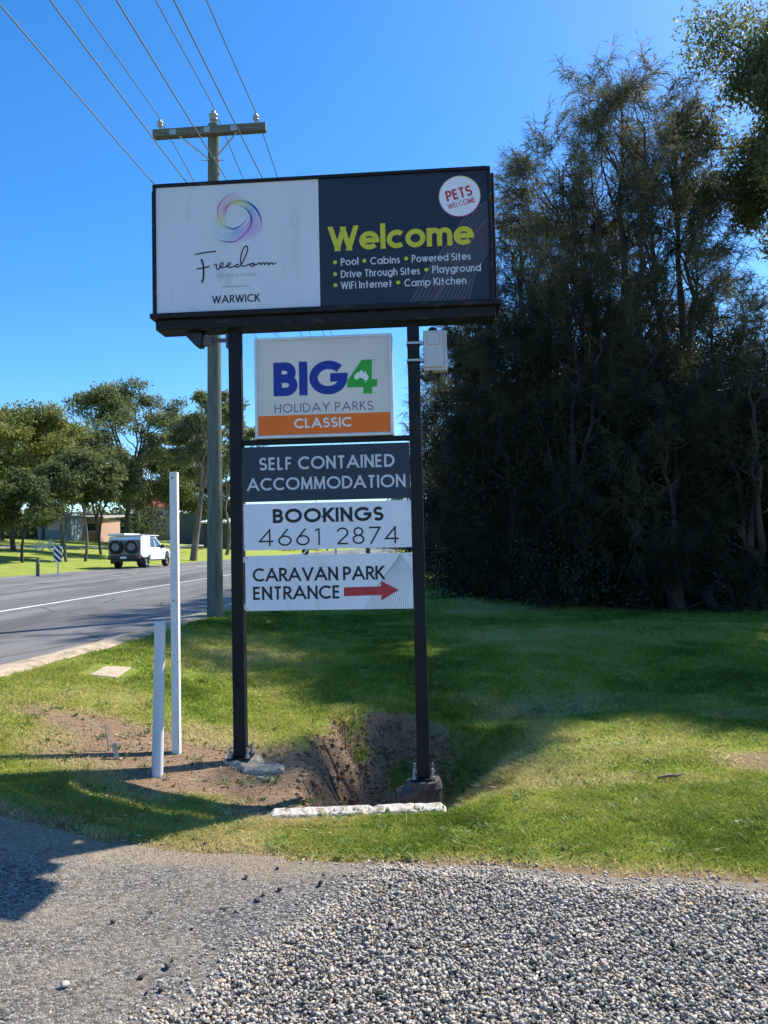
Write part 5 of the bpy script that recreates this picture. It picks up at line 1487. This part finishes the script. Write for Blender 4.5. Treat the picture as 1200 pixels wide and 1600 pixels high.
for (x, ytop, yb, Yd, lb) in ((59, 872, 894, 32.5, 'weathered short timber post on the far verge left of the striped board'),):
    p = px(x, yb, Yd); z0 = gz(p.x, Yd); b = MB(); b.tube([(0, 0, -.3), (0, 0, px(x, ytop, Yd).z - z0)], [.075, .07], 10)
    tag(b.build('timber_post', M['timber_pole']), lb, 'post').location = (p.x, Yd, z0)
M['orange_paint'] = pmat('pale_frame_paint', (.75, .75, .70), .4)
by = 58.0; bx = path_x(by) + .2
bx = px(72, 858, by).x; bz = gz(bx, by) + .05
bike = empty('bicycle', (bx, by, bz), 0, 'pale bicycle standing on the path among the trees', 'bicycle')
def tor(c, R_, r_, m, name):
    b = MB(); pts = [(c[0] + R_ * math.cos(2 * math.pi * i / 24), c[1], c[2] + R_ * math.sin(2 * math.pi * i / 24)) for i in range(25)]
    b.tube(pts, r_, 6, caps=False)
    for k in range(6):
        a = math.pi * k / 6; b.tube([(c[0] - R_ * math.cos(a), c[1], c[2] - R_ * math.sin(a)), (c[0] + R_ * math.cos(a), c[1], c[2] + R_ * math.sin(a))], .006, 4)
    return b.build(name, m, bike)
tor((-.52, 0, .34), .33, .05, M['orange_paint'], 'wheel'); tor((.52, 0, .34), .33, .05, M['orange_paint'], 'wheel')
b = MB()
for a, c in (((-.52, 0, .34), (-.05, 0, .30)), ((-.05, 0, .30), (-.20, 0, .86)), ((-.20, 0, .80), (.36, 0, .84)), ((.36, 0, .84), (-.05, 0, .30)), ((-.52, 0, .34), (-.19, 0, .80)), ((.52, 0, .34), (.33, 0, .98))): b.tube([a, c], .022, 6)
b.build('frame', M['orange_paint'], bike)
b = MB(); b.tube([(.30, -.26, 1.0), (.34, -.1, 1.0), (.34, .1, 1.0), (.30, .26, 1.0)], .018, 6); b.build('handlebar', M['black_plastic'], bike)
b = MB(); b.lathe([(0, -.14), (.05, -.13), (.07, -.02), (.03, .10), (0, .13)], (-.22, 0, .90), (1, 0, .05), 10); b.build('saddle', M['black_plastic'], bike)

# ------------------------------------------------------------------ houses behind the park
M['brick_pink'] = pmat('pink_brick', (.42, .27, .21), .9, 0, .15, 6)
M['render_blue'] = pmat('blue_grey_wall', (.20, .25, .30), .9, 0, .1, 3)
M['wall_cream'] = pmat('cream_wall', (.62, .60, .55), .9, 0, .08, 2)
M['roof_grey'] = pmat('grey_roof', (.38, .36, .34), .7, 0, .1, 3)
M['roof_red'] = pmat('red_roof', (.36, .075, .05), .7, 0, .15, 3)
M['roof_white'] = pmat('white_roof', (.80, .80, .78), .5, 0, .05, 3)
M['pane'] = pmat('window_pane', (.03, .04, .05), .1, 0, .1, 2, spec=.7)
M['dark_wall'] = pmat('dark_wall', (.07, .085, .08), .9, 0, .15, 3)
M['tan_wall'] = pmat('tan_wall', (.45, .36, .27), .9, 0, .1, 3)
def house(x, Yd, w, d, wall_h, roof_h, wm, rm, label, rz=0.0, flat=False, lift=0, nwin=3):
    p = at_px(x, Yd); base = (p[0], p[1], p[2] + lift)
    h = empty('house', base, rz, label, 'house', 'houses behind the park')
    b = MB(); b.box(-w / 2, w / 2, -d / 2, d / 2, -1.5 - lift, wall_h); b.build('wall', M[wm], h)
    b = MB(); o = .5
    if flat:
        b.hexa([(-w / 2 - o, -d / 2 - o, wall_h + .004), (w / 2 + o, -d / 2 - o, wall_h + .004), (w / 2 + o, d / 2 + o, wall_h + roof_h), (-w / 2 - o, d / 2 + o, wall_h + roof_h)] +
               [(-w / 2 - o, -d / 2 - o, wall_h + .25), (w / 2 + o, -d / 2 - o, wall_h + .25), (w / 2 + o, d / 2 + o, wall_h + roof_h + .25), (-w / 2 - o, d / 2 + o, wall_h + roof_h + .25)])
    else:
        hx = w * .28
        b.add([(-w / 2 - o, -d / 2 - o, wall_h + .01), (w / 2 + o, -d / 2 - o, wall_h + .01), (w / 2 + o, d / 2 + o, wall_h + .01), (-w / 2 - o, d / 2 + o, wall_h + .01), (-hx, 0, wall_h + roof_h), (hx, 0, wall_h + roof_h)],
              [(0, 1, 5, 4), (1, 2, 5), (2, 3, 4, 5), (3, 0, 4), (3, 2, 1, 0)])
    b.build('roof', M[rm], h)
    for k in range(nwin):
        wx = -w / 2 + w * (k + .5) / nwin
        b = MB(); b.box(wx - .65, wx + .65, -d / 2 - .06, -d / 2 - .002, wall_h * .38, wall_h * .80)
        f_ = b.build('window', M['wall_cream'], h)
        b = MB(); b.box(wx - .57, wx + .57, -d / 2 - .075, -d / 2 - .061, wall_h * .38 + .08, wall_h * .80 - .08); b.build('pane', M['pane'], f_)
house(131, 98, 7, 7, 2.6, .5, 'brick_pink', 'roof_grey', 'low pink brick house with flat pale roof behind the wattles', 0, True)
house(98, 92, 4, 5, 2.9, .4, 'render_blue', 'roof_grey', 'blue-grey end of the low house behind the striped board', 0, True, nwin=1)
house(256, 146, 9, 8, 3.0, 2.8, 'brick_pink', 'roof_red', 'distant house with red roof showing over the white post', .1, lift=3.4)
house(316, 122, 6, 8, 5.0, .8, 'dark_wall', 'roof_white', 'house with white flat roof left of the utility pole', 0, True, nwin=0)
house(352, 108, 5, 6, 3.6, .7, 'dark_wall', 'roof_white', 'low building with white roof right of the utility pole', 0, True, nwin=0)
house(690, 150, 16, 9, 5.2, 1.0, 'wall_cream', 'roof_grey', 'white building far along the highway beside the thicket', 0, True, nwin=5)
house(560, 240, 34, 10, 2.0, .8, 'wall_cream', 'roof_grey', 'long pale building at the far end of the highway', 0, True, nwin=8)
# street furniture glimpsed between the lower panels
def stake(name, x, Yd, ytop, r, mat, label, cat, z0=None):
    p = px(x, 860, Yd); zb_ = gz(p.x, Yd) if z0 is None else z0
    b = MB(); b.tube([(0, 0, -.2), (0, 0, max(px(x, ytop, Yd).z - zb_, .5))], r, 10)
    o = tag(b.build(name, M[mat]), label, cat); o.location = (p.x, Yd, zb_); return o
stake('timber_post', 575, 38, 790, .12, 'bark_dark', 'thick dark post behind the gap between the lower panels', 'post')
stake('steel_post', 525, 44, 800, .09, 'galv', 'grey post behind the gap between the lower panels', 'post')
stake('street_pole', 671, 70, 765, .08, 'bark_dark', 'thin dark pole between the right sign post and thicket', 'pole')
stake('street_pole', 495, 90, 780, .05, 'galv', 'thin grey pole seen through the panel gap', 'pole')
p = px(477, 862, 40); rs = empty('round_sign', (p.x, 40, max(gz(p.x, 40), RZ)), 0, 'round black and white traffic sign behind the panel gap', 'sign')
rz_ = p.z - rs.location.z
b = MB(); b.tube([(0, .03, 0), (0, .03, rz_ + .1)], .03, 8); b.build('stake', M['galv'], rs)
b = MB(); disc(b, Vector((0, rz_)), .19, 0, 0, lambda s, z, k: (s, -k, z), 28); b.add([(x, -.004, rz_ + z) for x, z in ((-.15, -.10), (-.09, -.155), (.15, .10), (.09, .155))], [(0, 1, 2, 3)], 1)
b.add([(x, .02, z) for x, _, z in b.v[:28]], [tuple(reversed(range(28)))], 0)
b.build('disc', [M['ink'], M['panel_white']], rs)
# old tyre lying against the thicket
tp_ = px(1124, 940, 13.3); tz = gz(tp_.x, 13.3)
b = MB(); b.lathe([(.17, -.07), (.25, -.085), (.29, -.06), (.29, .06), (.25, .085), (.17, .07)], (0, 0, .28), (.25, -1, .25), 28)
tag(b.build('tyre', M['tyre']), 'old black tyre leaning in the shade of the thicket', 'tyre').location = (tp_.x, 13.3, tz)
